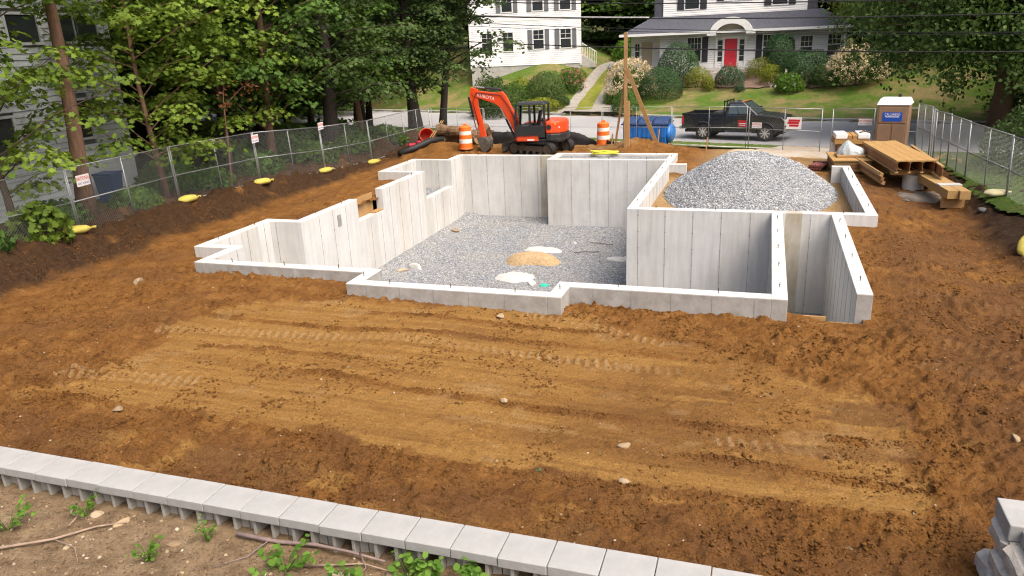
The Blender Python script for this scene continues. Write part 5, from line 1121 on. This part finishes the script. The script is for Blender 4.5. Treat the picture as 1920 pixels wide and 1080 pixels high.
# ------------------------------------------------------------------ pickup truck
MT['alloy'] = simple('alloy_wheel', (.55, .55, .54), .35, .08, 5, metal=.4)
tr_ = thing('pickup_truck', 'black single-cab pickup truck parked at the near kerb', 'pickup truck', (-1.33, 41.85, -.497), R(-14.5)); tr_.scale = (.93, .97, 1.0)
tb = NT('black_car_paint').p(.18, 0, .6); tb.col((.012, .013, .017)); tb.b.inputs['Coat Weight'].default_value = .6; MT['carblack'] = tb.m
def arch(cx, r_, z=.42, n_=10): return [(cx+r_*math.cos(a), z+r_*math.sin(a)) for a in np.linspace(R(-4), R(184), n_)]
Wb = 1.74
cabp = [(-.52, 1.30), (-.52, .46)]+[(1.1, .46)]+arch(Wb, .5)[::-1]+[(2.42, .5), (2.72, .55), (2.78, .72), (2.76, 1.06), (2.6, 1.2), (1.9, 1.29), (1.25, 1.33)]
m = MB(); m.prism(cabp, -.98, .98); m.build('cab_body', MT['carblack'], tr_, bevel=.045, seg=3)
bedp = [(-.56, 1.34), (-2.98, 1.34), (-3.0, .62), (-2.9, .56), (-2.26, .56)]+arch(-Wb, .5)[::-1]+[(-1.2, .5), (-.56, .5)]
bd = None
for s0, s1 in ((-.98, -.88), (.88, .98)): m = MB(); m.prism(bedp, s0, s1); m.build('bed_side', MT['carblack'], tr_, bevel=.03)
m = MB(); m.bx(-2.95, -.58, -.879, .879, .8, .86); m.bx(-.64, -.565, -.879, .879, .86, 1.33); m.build('bed_floor', MT['dark'], tr_)
m = MB(); m.bx(-3.0, -2.93, -.878, .878, .62, 1.335); m.build('tailgate', MT['carblack'], tr_, bevel=.015)
m = MB(); m.bx(-2.99, -.57, -.985, -.87, 1.342, 1.365); m.bx(-2.99, -.57, .87, .985, 1.342, 1.365); m.build('bed_rail', MT['dark'], tr_)
# greenhouse
b4 = [(-.5, -.93, 1.29), (1.3, -.93, 1.31), (1.3, .93, 1.31), (-.5, .93, 1.29)]; t4 = [(-.4, -.74, 1.93), (.42, -.74, 1.94), (.42, .74, 1.94), (-.4, .74, 1.93)]
m = MB(); m.hexa(b4, t4); m.build('cab_roof', MT['carblack'], tr_, bevel=.05, seg=3)
def onface(P4, u0, u1, v0, v1, off, name, mat, par=tr_):
    a, b, c, d = [Vector(p) for p in P4]; nn = (b-a).cross(d-a).normalized()*off
    f = lambda u, v: (a.lerp(b, u)).lerp(d.lerp(c, u), v)+nn
    q = MB(); q.add([f(u0, v0), f(u1, v0), f(u1, v1), f(u0, v1)], [(0, 1, 2, 3)]); return q.build(name, mat, par)
side = [b4[0], b4[1], t4[1], t4[0]]; onface(side, .10, .42, .1, .86, .006, 'side_window', MT['tint']); onface(side, .45, .88, .1, .86, .006, 'side_window', MT['tint'])
sideL = [b4[2], b4[3], t4[3], t4[2]]; onface(sideL, .1, .9, .1, .86, .006, 'side_window', MT['tint'])
onface([b4[1], b4[2], t4[2], t4[1]], .06, .94, .08, .92, .006, 'windscreen', MT['tint']); onface([b4[3], b4[0], t4[0], t4[3]], .1, .9, .15, .88, .006, 'rear_window', MT['tint'])
m = MB(); m.prism([(-.5, 1.35), (-.44, 1.35), (-.38, 1.9), (-.44, 1.9)], -.942, -.93); m.build('pillar_trim', MT['blackp'], tr_)
for x in (-Wb, Wb):
    for sy in (-1, 1):
        wz = MB(); wz.v = []; prof_ = [(.26, -.13), (.385, -.13), (.40, -.10), (.40, .10), (.385, .13), (.26, .13)]
        wh_ = thing('wheel', '', ''); [wh_.__delitem__(k) for k in ('label', 'category')]; wh_.parent = tr_; wh_.location = (x, sy*.85, .4); wh_.rotation_euler = (math.pi/2, 0, 0); wh_.scale = (1/.93, 1, 1)
        wz.lathe(prof_, 28); wz.build('tyre', MT['dark'], wh_)
        sg = -sy
        q = MB(); q.lathe([(.262, -.138), (.262, .138)], 24); q.build('rim', MT['greymetal'], wh_)
        q = MB()
        zf = .145 if sy < 0 else -.145
        for k in range(8): a = k*math.pi/4; q.bar((.05*math.cos(a), .05*math.sin(a), zf), (.25*math.cos(a), .25*math.sin(a), zf), .05, .035, up=(0, 0, 1))
        q.cyl((0, 0, zf-.03), (0, 0, zf+.05), .075, n=12); q.build('spokes', MT['alloy'], wh_)
m = MB(); m.bx(2.72, 2.92, -1.0, 1.0, .5, .74); m.build('front_bumper', MT['chrome'], tr_, bevel=.05, seg=3)
m = MB(); m.bx(2.765, 2.81, -.62, .62, .78, 1.12)
for k in range(3): m.bx(2.8, 2.83, -.6, .6, .82+.11*k, .86+.11*k)
m.build('grille', MT['chrome'], tr_)
for sy in (-1, 1):
    m = MB(); m.bx(2.66, 2.785, sy*.8-.17, sy*.8+.17+.01*sy, .8, 1.1); m.build('headlight', simple('headlight_lens', (.75, .7, .62), .15, .05, 2, spec=.8) if sy < 0 else MT['chrome'], tr_, bevel=.03)
    m = MB(); m.bx(-3.015, -2.9, sy*.93-.07, sy*.93+.06, .8, 1.2); m.build('tail_light', MT['red'], tr_, bevel=.02)
    m = MB(); m.bx(.78, .92, sy*1.17-.1, sy*1.17+.1, 1.3, 1.58); m.bar((.95, sy*.95, 1.36), (.88, sy*1.1, 1.4), .04, .05); m.build('wing_mirror', MT['dark'], tr_, bevel=.03)
    m = MB(); m.cyl((-.45, sy*1.0, .40), (1.05, sy*1.0, .40), .045, n=10); m.build('running_board', MT['chrome'], tr_)
    m = MB(); m.bx(-.2, .0, sy*.99-.015, sy*.99+.015, 1.08, 1.13); m.build('door_handle', MT['blackp'], tr_)
    for x in (-Wb, Wb):
        m = MB(); m.tube([(x+.52*math.cos(a), sy*.985, .42+.52*math.sin(a)) for a in np.linspace(R(5), R(175), 14)], .028, 6); m.build('wheel_flare', MT['carblack'], tr_)
for x in (-Wb, Wb): m = MB(); m.bx(x-.6, x+.6, -.8, .8, .46, 1.0); m.build('wheel_well', MT['dark'], tr_)
m = MB(); m.bx(-2.9, 2.6, -.7, .7, .36, .5); m.build('chassis', MT['dark'], tr_)
m = MB(); m.bx(-3.2, -3.0, -.85, .85, .52, .66); m.cyl((-3.4, 0, .5), (-3.2, 0, .5), .04, n=8); m.build('rear_bumper', MT['chrome'], tr_, bevel=.02)
for k in range(5): m = MB(); m.bx(.3, .4, -.6+.3*k-.04, -.6+.3*k+.04, 1.94, 1.975); m.build('roof_marker', MT['amber'] if 'amber' in MT else MT.setdefault('amber', simple('amber_lens', (.7, .3, .03), .3)), tr_)
m = MB(); m.bx(-.5, .04, -.986, -.982, .55, .56); m.bx(.04, .05, -.986, -.982, .5, 1.28); m.bx(1.02, 1.03, -.986, -.982, .5, 1.28); m.bx(-2.95, 2.4, -.987, -.982, 1.12, 1.135); m.build('body_crease', MT['blackp'], tr_)
m = MB(); m.bx(.25, .75, -.99, -.986, .72, 1.05); m.build('door_sign', MT['red'], tr_); m = MB(); m.bx(.3, .7, -.993, -.991, .86, .9); m.bx(.35, .66, -.993, -.991, .78, .81); m.build('door_sign_print', MT['signwhite'], tr_)
m = MB(); m.bx(-1.25, -.7, -.86, .86, .87, 1.42); tag(m.build('bed_toolbox', MT['blackp'], None, bevel=.04), 'black toolbox across the pickup bed behind the cab', 'toolbox'); o = bpy.data.objects['bed_toolbox']; o.location = tr_.location; o.rotation_euler = tr_.rotation_euler; o.scale = tr_.scale
m = MB()
for y in (-.8, -.3, .3, .8): m.bar((-.62, y, 1.35), (-.6, y, 2.02), .05, .05)
m.bar((-.61, -.85, 1.95), (-.61, .85, 1.95), .06, .06); m.bar((-.61, -.85, 1.6), (-.61, .85, 1.6), .04, .04); m.build('headache_rack', MT['blackp'], tr_)

# ------------------------------------------------------------------ traffic drums
MT['drum'] = simple('drum_orange', (.85, .16, .02), .5, .06, 3, dirt=(.6, .18, .06)); MT['drumwhite'] = simple('drum_white', (.75, .73, .70), .5, .06, 3)
def drum(x, y, z, label):
    t = thing('traffic_drum', label, 'traffic drum', (x, y, z)); h = [(.34, 0, .02), (.33, .02, .06), (.31, .06, .29), (.305, .29, .47), (.295, .47, .67), (.285, .67, .83), (.28, .83, 1.02)]
    for i, (r_, a, b) in enumerate(h):
        m = MB(); r2 = h[i+1][0] if i+1 < len(h) else .25; m.lathe([(r_, a), (r_-.002, b-.01), (r_-.008, b)], 24); m.build('white_band' if i in (3, 5) else ('rubber_base' if i == 0 else 'orange_body'), MT['drumwhite'] if i in (3, 5) else MT['dark'] if i == 0 else MT['drum'], t, smooth=False)
    m = MB(); m.lathe([(.27, 1.02), (.2, 1.07), (.08, 1.09)], 20); m.bar((-.09, 0, 1.08), (.09, 0, 1.12), .05, .1); m.build('top_handle', MT['drum'], t)
drum(-13.15, 32.55, zd(-13.15, 32.55), 'orange and white traffic drum standing before the log pile and excavator bucket')
drum(-7.25, 35.3, zd(-7.25, 35.3)-.02, 'orange and white traffic drum beside the blue container')

# ------------------------------------------------------------------ blue container
bc = thing('blue_container', 'blue ribbed plastic container with black lids behind the braced post', 'container', (-5.25, 36.9, -.18), R(-3))
MT['bluep'] = simple('blue_plastic', (.012, .16, .55), .4, .1, 3, spec=.5); MT['bluedark'] = simple('dark_lid', (.02, .05, .14), .5, .2, 4)
sec = [(-.62, .12), (.62, .12), (.72, .5), (.72, 1.05), (-.72, 1.05), (-.72, .5)]
m = MB(); m.prism(sec, -1.2, .85, 'x'); m.build('body', MT['bluep'], bc, bevel=.04)
m = MB(); m.tube([(.85, 0, .6), (1.0, 0, .6), (1.12, 0, .6), (1.17, 0, .6)], [.62, .58, .42, .2], 20); m.v = [(x, y*1.1, .6+(z-.6)*.78) for x, y, z in m.v]; m.build('rounded_end', MT['bluep'], bc, smooth=True)
for k in range(9):
    for sy in (-1, 1): q = MB(); q.bar((-1.08+.22*k, sy*.645, .2), (-1.08+.22*k, sy*.735, .52), .06, .05); q.bar((-1.08+.22*k, sy*.735, .5), (-1.08+.22*k, sy*.735, .98), .06, .05); q.build('rib', MT['bluep'], bc)
m = MB(); m.bx(-1.28, .98, -.8, .8, 1.05, 1.11); m.build('rim', MT['bluedark'], bc, bevel=.02)
for k in range(3): q = MB(); q.hexa([(-1.22+.73*k, -.74, 1.111), (-.53+.73*k, -.74, 1.111), (-.53+.73*k, .74, 1.111), (-1.22+.73*k, .74, 1.111)], [(-1.2+.73*k, -.6, 1.27), (-.55+.73*k, -.6, 1.27), (-.55+.73*k, .6, 1.33), (-1.2+.73*k, .6, 1.33)]); q.build('lid', MT['bluedark'], bc, bevel=.03)
for x in (-.95, .7):
    for y in (-.45, .45): q = MB(); q.cyl((x, y-.04, .08), (x, y+.04, .08), .085, n=14); q.build('caster', MT['dark'], bc)

# ------------------------------------------------------------------ braced post
bp = thing('braced_post', 'tall raw timber post braced by two slanting boards', 'post', (-5.86, 33.5, zd(-5.86, 33.5))); zb0 = bp.location.z
MT['timber'] = simple('raw_timber', (.34, .195, .085), .75, .22, 3, st=(6, 6, .7), bump=.2)
m = MB(); m.bx(-.09, .05, -.05, .05, -.3, 4.85); m.build('post', MT['timber'], bp, bevel=.008)
m = MB(); m.bx(.055, .17, -.04, .05, -.3, 2.0); m.build('splice_board', MT['wood'], bp, bevel=.006)
m = MB(); m.bar((.06, -.08, 3.35), (1.27, .75, .0), .17, .05, up=(0, 1, 0)); m.build('brace', MT['wood'], bp); m = MB(); m.bar((-.04, .06, 3.0), (-.55, .32, -.05), .09, .045, up=(0, 1, 0)); m.build('brace', MT['timber'], bp)
for x, y, l in ((-4.55, 34.35, 'short pointed stake nailed to the foot of the long brace'), (-6.55, 33.75, 'thin grade stake left of the braced post'), (-2.45, 34.6, 'small pale survey stake on the verge edge')):
    m = MB(); m.bx(-.03, .03, -.015, .015, -.1, .55); m.add([(-.03, -.015, -.1), (.03, -.015, -.1), (.03, .015, -.1), (-.03, .015, -.1), (0, 0, -.2)], [(0, 1, 4), (1, 2, 4), (2, 3, 4), (3, 0, 4)]); o = tag(m.build('stake', MT['wood']), l, 'stake'); o.location = (x, y, zd(x, y)+.05); o.rotation_euler = (.05, .08, 1)

# ------------------------------------------------------------------ logs, pipe, silt fence
MT['logbark'] = simple('log_bark', (.15, .095, .055), .95, .4, 6, bump=.8); MT['cut'] = simple('cut_wood', (.30, .205, .115), .9, .2, 9)
def log(x, y, z, L, r_, rz, ry, label, g=None):
    t = thing('log', label, 'log', (x, y, z), rz, g); t.rotation_euler = (0, ry, rz)
    pts = [(-L/2+L*i/6, .05*math.sin(i*1.7+x), .03*math.cos(i*2+y)) for i in range(7)]; m = MB(); m.tube(pts, [r_*(1+.18*math.sin(i*2.3+x*3)) for i in range(7)], 11); m.build('trunk', MT['logbark'], t, smooth=False)
    for e, s in ((pts[0], -1), (pts[-1], 1)): q = MB(); q.cyl((e[0], e[1], e[2]), (e[0]+s*.012, e[1], e[2]), r_*.86, n=12); q.build('cut_face', MT['cut'], t)
g0 = zd(-14.4, 34.4)
log(-14.9, 34.9, g0+.28, 1.7, .27, .3, .05, 'thick log at the bottom of the pile behind the traffic drum'); log(-13.9, 34.6, g0+.26, 1.5, .25, -.5, -.08, 'knotty log lying beside the excavator bucket'); log(-14.6, 34.5, g0+.68, 1.6, .25, .1, .12, 'log lying on top of the pile')
log(-13.4, 34.9, g0+.55, 1.2, .22, .9, -.4, 'short root-end log tilted against the pile'); log(-15.3, 34.3, g0+.2, .9, .2, 1.2, 0, 'short cut round at the end of the pile')
log(-12.4, 33.7, zd(-12.4, 33.7)+.3, .9, .14, 1.4, -1.2, 'thin splintered stump wood standing beside the bucket')
t = thing('orange_drum_pipe', 'tilted open orange-red drum resting beside the log pile', 'drum', (-16.0, 34.4, zd(-16.0, 34.4)+.42), R(-60)); MT['redorange'] = simple('faded_red_plastic', (.52, .07, .035), .55, .15, 4)
m = MB(); m.v = []; m.lathe([(.34, -.45), (.40, -.45), (.41, -.42), (.39, .4), (.36, .45), (.34, .45), (.33, -.3)], 22); m.v = [tuple(Matrix.Rotation(R(65), 3, 'Y') @ Vector(v)) for v in m.v]; m.build('shell', MT['redorange'], t, smooth=False)
for k, l in enumerate(('pale pole leaning across the orange drum', 'second thin pole leaning across the orange drum')):
    m = MB(); m.bar((-15.7+.14*k, 33.5, zd(-15.7, 33.5)+.05), (-15.2+.1*k, 34.6, 1.35), .04, .03); tag(m.build('leaning_pole', MT['wood']), l, 'pole')
m = MB(); P = [(-16.3, 31.9), (-15.8, 32.6), (-15.3, 33.3), (-14.9, 33.9)]; m.tube([(x, y, zd(x, y)+.17) for x, y in P], [.14, .15, .15, .14], 14); tag(m.build('corrugated_pipe', MT['dark'], smooth=True), 'black plastic drain pipe lying before the log pile', 'pipe')
m = MB(); m.box((-16.0, 33.2, zd(-16, 33.2)+.12), (.7, .3, .2), Matrix.Rotation(.4, 3, 'Z')); m.cyl((-15.85, 33.2, zd(-16, 33.2)+.2), (-15.85, 33.2, zd(-16, 33.2)+.34), .12, n=14); tag(m.build('red_plastic_case', simple('pinkish_red', (.60, .03, .07), .45, .1, 4), bevel=.04), 'pinkish red plastic case beside the black pipe', 'case')
MT['fabric'] = simple('black_fabric', (.02, .02, .022), .75, .3, 5)
sp_ = [(-13.6, 36.0), (-12.2, 35.75), (-10.9, 35.65), (-9.6, 35.55), (-8.4, 35.45), (-7.2, 35.2), (-6.6, 34.6)]
sf = thing('silt_fence', 'low black fabric silt fence behind the excavator', 'silt fence', (-10.1, 35.6, .0)); V = []; n_ = 60
for i in range(n_):
    f = i/(n_-1)*(len(sp_)-1); k = min(len(sp_)-2, int(f)); x = sp_[k][0]+(sp_[k+1][0]-sp_[k][0])*(f-k); y = sp_[k][1]+(sp_[k+1][1]-sp_[k][1])*(f-k); b = zd(x, y); h = (.62 if x < -8.6 else .62-.42*min(1, (x+8.6)/1.0))*(.92+.15*float(vn(i*.4, 1, 4)))
    for dz, dy in ((-.1, 0), (h*.5, .03*math.sin(i*.9)), (h, .04*math.sin(i*.5))): V += [(x+10.1, y-35.6+dy, b+dz), (x+10.1, y-35.6+dy+.008, b+dz)]
F = [(i*6+2*k, (i+1)*6+2*k, (i+1)*6+2*k+2, i*6+2*k+2) for i in range(n_-1) for k in range(2)]+[(i*6+2*k+1, i*6+2*k+3, (i+1)*6+2*k+3, (i+1)*6+2*k+1) for i in range(n_-1) for k in range(2)]+[(i*6+4, (i+1)*6+4, (i+1)*6+5, i*6+5) for i in range(n_-1)]
npmesh('fabric', V, F, MT['fabric'], sf, smooth=True)
for x, y in sp_[:-1]: m = MB(); m.bx(x+10.1-.02, x+10.1+.02, y-35.6+.03, y-35.6+.07, zd(x, y)-.1, zd(x, y)+(.7 if x < -8.5 else .35)); m.build('stake', MT['wood'], sf)
# yellow hose coil
m = MB(); ps = []
for i in range(140):
    a = i*.32; r_ = .34+.06*math.sin(i*.7)+.05*math.sin(i*.11); ps.append((r_*1.35*math.cos(a), r_*.62*math.sin(a), .05+.0007*i+.02*math.sin(i*.5)))
m.tube(ps, .022, 6); o = tag(m.build('hose_coil', simple('yellow_hose', (.62, .60, .06), .5, .1, 4), smooth=True), 'coil of yellow hose lying on the porch gravel fill', 'hose'); o.location = (-6.25, 30.75, .29)

# ------------------------------------------------------------------ portable toilet
pt = thing('portable_toilet', 'brown portable toilet with white roof and blue sign', 'portable toilet', (4.75, 32.9, -.12), R(-14)); MT['brownp'] = simple('brown_plastic', (.235, .15, .095), .55, .08, 3)
m = MB(); m.bx(-.56, .56, -.56, .56, 0, .14); m.build('skid_base', MT['dark'], pt); m = MB(); m.bx(-.55, .55, -.55, .55, .14, 2.1); m.build('cabin', MT['brownp'], pt, bevel=.03)
for x0, x1, z0, z1 in ((-.48, -.03, .22, 1.38), (.03, .48, .22, 1.38), (-.48, .48, 1.43, 2.04)): q = MB(); q.bx(x0, x1, -.575, -.549, z0, z1); q.build('wall_panel', MT['brownp'], pt, bevel=.012)
for y0, y1 in ((-.46, .4),): q = MB(); q.bx(-.575, -.549, y0, y1, .18, 2.02); dq = q.build('door', MT['brownp'], pt, bevel=.012); q = MB(); q.bx(-.6, -.576, -.38, -.28, 1.0, 1.16); q.build('latch', MT['dark'], dq)
m = MB(); m.hexa([(-.6, -.6, 2.1), (.6, -.6, 2.1), (.6, .6, 2.1), (-.6, .6, 2.1)], [(-.5, -.42, 2.34), (.5, -.42, 2.34), (.5, .42, 2.34), (-.5, .42, 2.34)]); m.build('roof', MT['white'], pt, bevel=.04, seg=3); m = MB(); m.cyl((.1, .35, 2.3), (.1, .35, 2.45), .06, n=10); m.build('vent_pipe', MT['dark'], pt)
m = MB(); m.bx(-.34, .34, -.585, -.576, 1.5, 1.84); so = m.build('sign', simple('toilet_sign_blue', (.01, .07, .42), .4, .05, 2), pt)
text('lettering', 'CALLAHEAD', .135, MT['signwhite'], so, (0, -.587, 1.755), (math.pi/2, 0, 0), .001, sx=.72); m = MB(); m.bx(-.24, .24, -.589, -.5855, 1.655, 1.685); m.build('print_line', MT['signwhite'], so)

# ------------------------------------------------------------------ lumber, pallets and bundles
MT['osb'] = simple('strand_board', (.25, .115, .05), .8, .3, 14, bump=.2); MT['lvl'] = simple('laminated_lumber', (.34, .215, .085), .65, .18, 3, st=(8, .6, 8)); MT['plywood'] = simple('plywood', (.35, .21, .075), .7, .15, 3, st=(4, .7, 4))
def ibeam(par, x, z, L, h=.3, fw=.09, ft=.04, y0=0):
    m = MB(); m.bx(x-fw/2, x+fw/2, y0, y0+L, z, z+ft); m.bx(x-fw/2, x+fw/2, y0, y0+L, z+h-ft, z+h); o = m.build('joist_flange', MT['lvl'], par); m = MB(); m.bx(x-.006, x+.006, y0+.004, y0+L-.004, z+ft, z+h-ft); m.build('joist_web', MT['osb'], par)
jb = thing('joist_stack', 'long stack of wide tan engineered beams raised off the ground', 'lumber stack', (3.95, 25.85, 0), R(7))
for k in range(4): m = MB(); m.bx(.0+.292*k, .286+.292*k, 0, 4.4+.1*(k % 2), .86, .905); m.build('top_board', MT['plywood'], jb, bevel=.004)
for x in (.05, .42, .78, 1.12): ibeam(jb, x, .5, 4.3, h=.358, y0=.03)
m = MB(); m.bx(.02, 1.12, .5, .62, .362, .498); m.build('bearer', MT['wood'], jb); m = MB(); m.bx(.02, 1.12, 3.4, 3.52, -.1, .498); m.build('bearer', MT['wood'], jb)
m = MB(); m.cyl((4.62, 26.6, -.3), (4.62, 26.6, .36), .32, n=24); tag(m.build('concrete_drum', MT['kerb'], bevel=.02), 'grey concrete cylinder under the long beam stack', 'concrete block')
jr = thing('loose_joist', 'single engineered joist sticking out beside the beam stack', 'joist', (5.15, 25.3, .0), R(2)); ibeam(jr, 0, .47, 4.6, h=.36); m = MB(); m.bx(-.06, .06, 3.9, 4.1, -.1, .468); m.bx(-.06, .06, 1.2, 1.35, -.1, .468); m.build('bearer', MT['wood'], jr)
jl = thing('lower_joist_bundle', 'tilted bundle of old brown joists below the left side of the beam stack', 'lumber bundle', (3.72, 26.0, .05), R(8))
for k in range(3): m = MB(); m.box((-.02-.04*k, 1.9, .1+.13*k), (.1, 3.6, .11), Matrix.Rotation(.3, 3, 'Y')); m.build('board', MT['osb'] if k % 2 else MT['wood'], jl)
lv = thing('lvl_beams', 'two long tan beams lying on the bank edge with a grey wrapped end', 'beams', (5.3, 23.55, .16), R(7))
for k in range(2): m = MB(); m.bx(-.28+.29*k, .0+.29*k, .0 if k else .1, 4.1, .02, .26); m.build('beam', MT['lvl'], lv, bevel=.005)
m = MB(); m.bx(-.3, .31, .75, 1.05, .262, .3); m.build('grey_strap_board', MT['kerb'], lv)
for yy in (.4, 3.4): m = MB(); m.bx(-.3, .3, yy, yy+.1, -.3, .018); m.build('bearer', MT['wood'], lv)
ps_ = thing('panel_stack', 'low stack of boards with tan plywood top behind the garage corner', 'lumber stack', (3.0, 28.75, 0), R(3))
for k in range(3): m = MB(); m.bx(-.6, .62, 0, 1.9, .02+.13*k, .135+.13*k); m.build('board_layer', MT['osb'] if k == 1 else MT['lvl'], ps_, bevel=.006)
m = MB(); m.bx(-.66, .66, -.06, 1.95, .412, .45); m.build('plywood_top', MT['plywood'], ps_, bevel=.004); m = MB(); m.bx(-.66, -.56, .1, .25, -.25, .018); m.bx(.5, .62, .1, .25, -.25, .018); m.bx(-.66, .62, 1.5, 1.65, -.25, .018); m.build('bearer', MT['wood'], ps_)
m = MB(); m.bx(-.45, .5, .5, 1.3, .452, .54); cr = tag(m.build('open_tray', MT['wood'], bevel=.01), 'shallow wooden tray under the plastic bag', 'tray'); cr.location = ps_.location; cr.rotation_euler = ps_.rotation_euler
tp_ = NT('clear_plastic_wrap').p(.18, 0, .6); tp_.col(tp_.ramp(tp_.noise(5, 5, .7), [(.3, (.42, .56, .58)), (.6, (.66, .70, .74)), (.75, (.78, .80, .85))])); tp_.bump(tp_.noise(14, 5, .7), 1.0, .08)
V = []; na, nr = 34, 14
for i in range(nr):
    for k in range(na):
        a = 2*math.pi*k/na; e = i/(nr-1); rr = math.cos(e*math.pi/2*.96)**.6; x = .46*rr*math.cos(a); y = .36*rr*math.sin(a)
        hgt = (.26+.2*math.exp(-((x+.12)/.2)**2))*math.sin(e*math.pi/2); pl = .03*math.sin(a*11+e*5)*rr*(1-e*.4); V.append((x+pl*math.cos(a), y+pl*math.sin(a), hgt+.03*float(fbm(x*9+5, y*9, 5))-.0))
F = [(i*na+k, i*na+(k+1) % na, (i+1)*na+(k+1) % na, (i+1)*na+k) for i in range(nr-1) for k in range(na)]
o = npmesh('plastic_bag', V, F, tp_.m, smooth=True); o.location = (3.0, 29.65, .53); tag(o, 'crumpled clear plastic bag on the low board stack', 'plastic bag')
cs = thing('carton_stack', 'taller stack of brown boards topped with white wrapped packages', 'lumber stack', (3.15, 31.1, -.1), R(2)); MT['brownwrap'] = simple('brown_board', (.33, .19, .065), .75, .12, 3)
m = MB(); m.bx(-.48, .48, 0, .9, .1, .78); m.build('board_pack', MT['brownwrap'], cs, bevel=.01); m = MB(); m.bx(-.62, .62, -.1, .98, .79, .98); m.build('brown_slab', MT['brownwrap'], cs, bevel=.01); m = MB(); m.bx(-.16, -.02, -.1, .9, .982, 1.12); m.bx(0, .16, -.1, .9, .982, 1.12); m.build('brown_bundle', MT['brownwrap'], cs, bevel=.01)
for x0, x1 in ((-.6, -.18), (.18, .6)): m = MB(); m.bx(x0, x1, -.12, .9, .985, 1.18); m.build('white_package', MT['signwhite'], cs, bevel=.03)
m = MB(); m.bx(-.7, -.55, .2, .3, 0, .785); m.bx(.52, .66, -.25, -.15, 0, .7); m.build('white_stud', MT['signwhite'], cs); m = MB(); m.tube([(.25, .1, 1.2), (.4, .2, 1.24), (.6, .15, 1.21)], .03, 6); m.build('strap_end', MT['rust'], cs)
rb_ = thing('rebar_bundle', 'reddish-brown bundle of short pipes lying on sand beside the gravel heap', 'pipe bundle', (2.05, 30.2, zd(2.05, 30.2)+.02), R(-22)); MT['redpipe'] = simple('red_brown_pipe', (.17, .06, .05), .6, .2, 6)
for k in range(10): m = MB(); m.cyl((-.27+.11*(k % 5)+(.05 if k > 4 else 0), -.5, .06+.1*(k//5)), (-.27+.11*(k % 5)+(.05 if k > 4 else 0), .5, .06+.1*(k//5)), .05, n=10); m.build('pipe', MT['redpipe'], rb_)
m = MB(); m.bx(-.34, .34, .2, .24, .0, .225); m.build('strap', MT['dark'], rb_)
# broken asphalt under the beams, pale sheet at the verge
def slabz(x, y): return .02+0*x
V = []; F = []; na = 26
for zi, (zz, k) in enumerate(((-.4, 1.02), (-.14, 1.0), (-.12, .0))):
    for i in range(na):
        a = 2*math.pi*i/na; e = 1+.25*(float(vn(math.cos(a)*3+2, math.sin(a)*3, 8))-.5); V.append((.85*k*e*math.cos(a), 1.1*k*e*math.sin(a), zz))
F = [(z*na+i, z*na+(i+1) % na, (z+1)*na+(i+1) % na, (z+1)*na+i) for z in range(2) for i in range(na)]
o = npmesh('broken_slab', V, F, simple('old_paving', (.20, .17, .14), .9, .2, 4, bump=.5)); o.location = (4.85, 26.1, 0); tag(o, 'broken grey paving slab under the beam stack', 'slab')
for i, (x, y, s, l) in enumerate([(5.75, 22.9, .15, 'dark chunk of asphalt on the bank below the beams'), (5.2, 24.4, .12, 'grey chunk of broken asphalt beside the slab edge'), (4.2, 24.9, .1, 'small grey asphalt piece by the slab corner')]): rock('asphalt_chunk', x, y, s, l, simple('old_asphalt%d' % i, (.10, .095, .095), .95, .3, 9, bump=.8), z=zd(x, y))
blob('tarp', -.85, 34.2, .75, .3, .12, simple('tan_tarp', (.42, .33, .2), .8, .2, 6, bump=.5), 'crumpled tan tarp lying at the verge below the gate', 'tarp', 14, zf=lambda x, y: zd(x, y)+.02)
bb = thing('recycling_bin', 'dark blue bin standing behind the fence by the grey house', 'bin', (-20.6, 19.2, .38), .2); m = MB(); m.hexa([(-.25, -.25, 0), (.25, -.25, 0), (.25, .25, 0), (-.25, .25, 0)], [(-.32, -.32, .95), (.32, -.32, .95), (.32, .32, .95), (-.32, .32, .95)]); m.build('body', MT['bluedark'], bb, bevel=.03); m = MB(); m.bx(-.35, .35, -.35, .35, .951, 1.03); m.build('lid', MT['bluedark'], bb, bevel=.03)
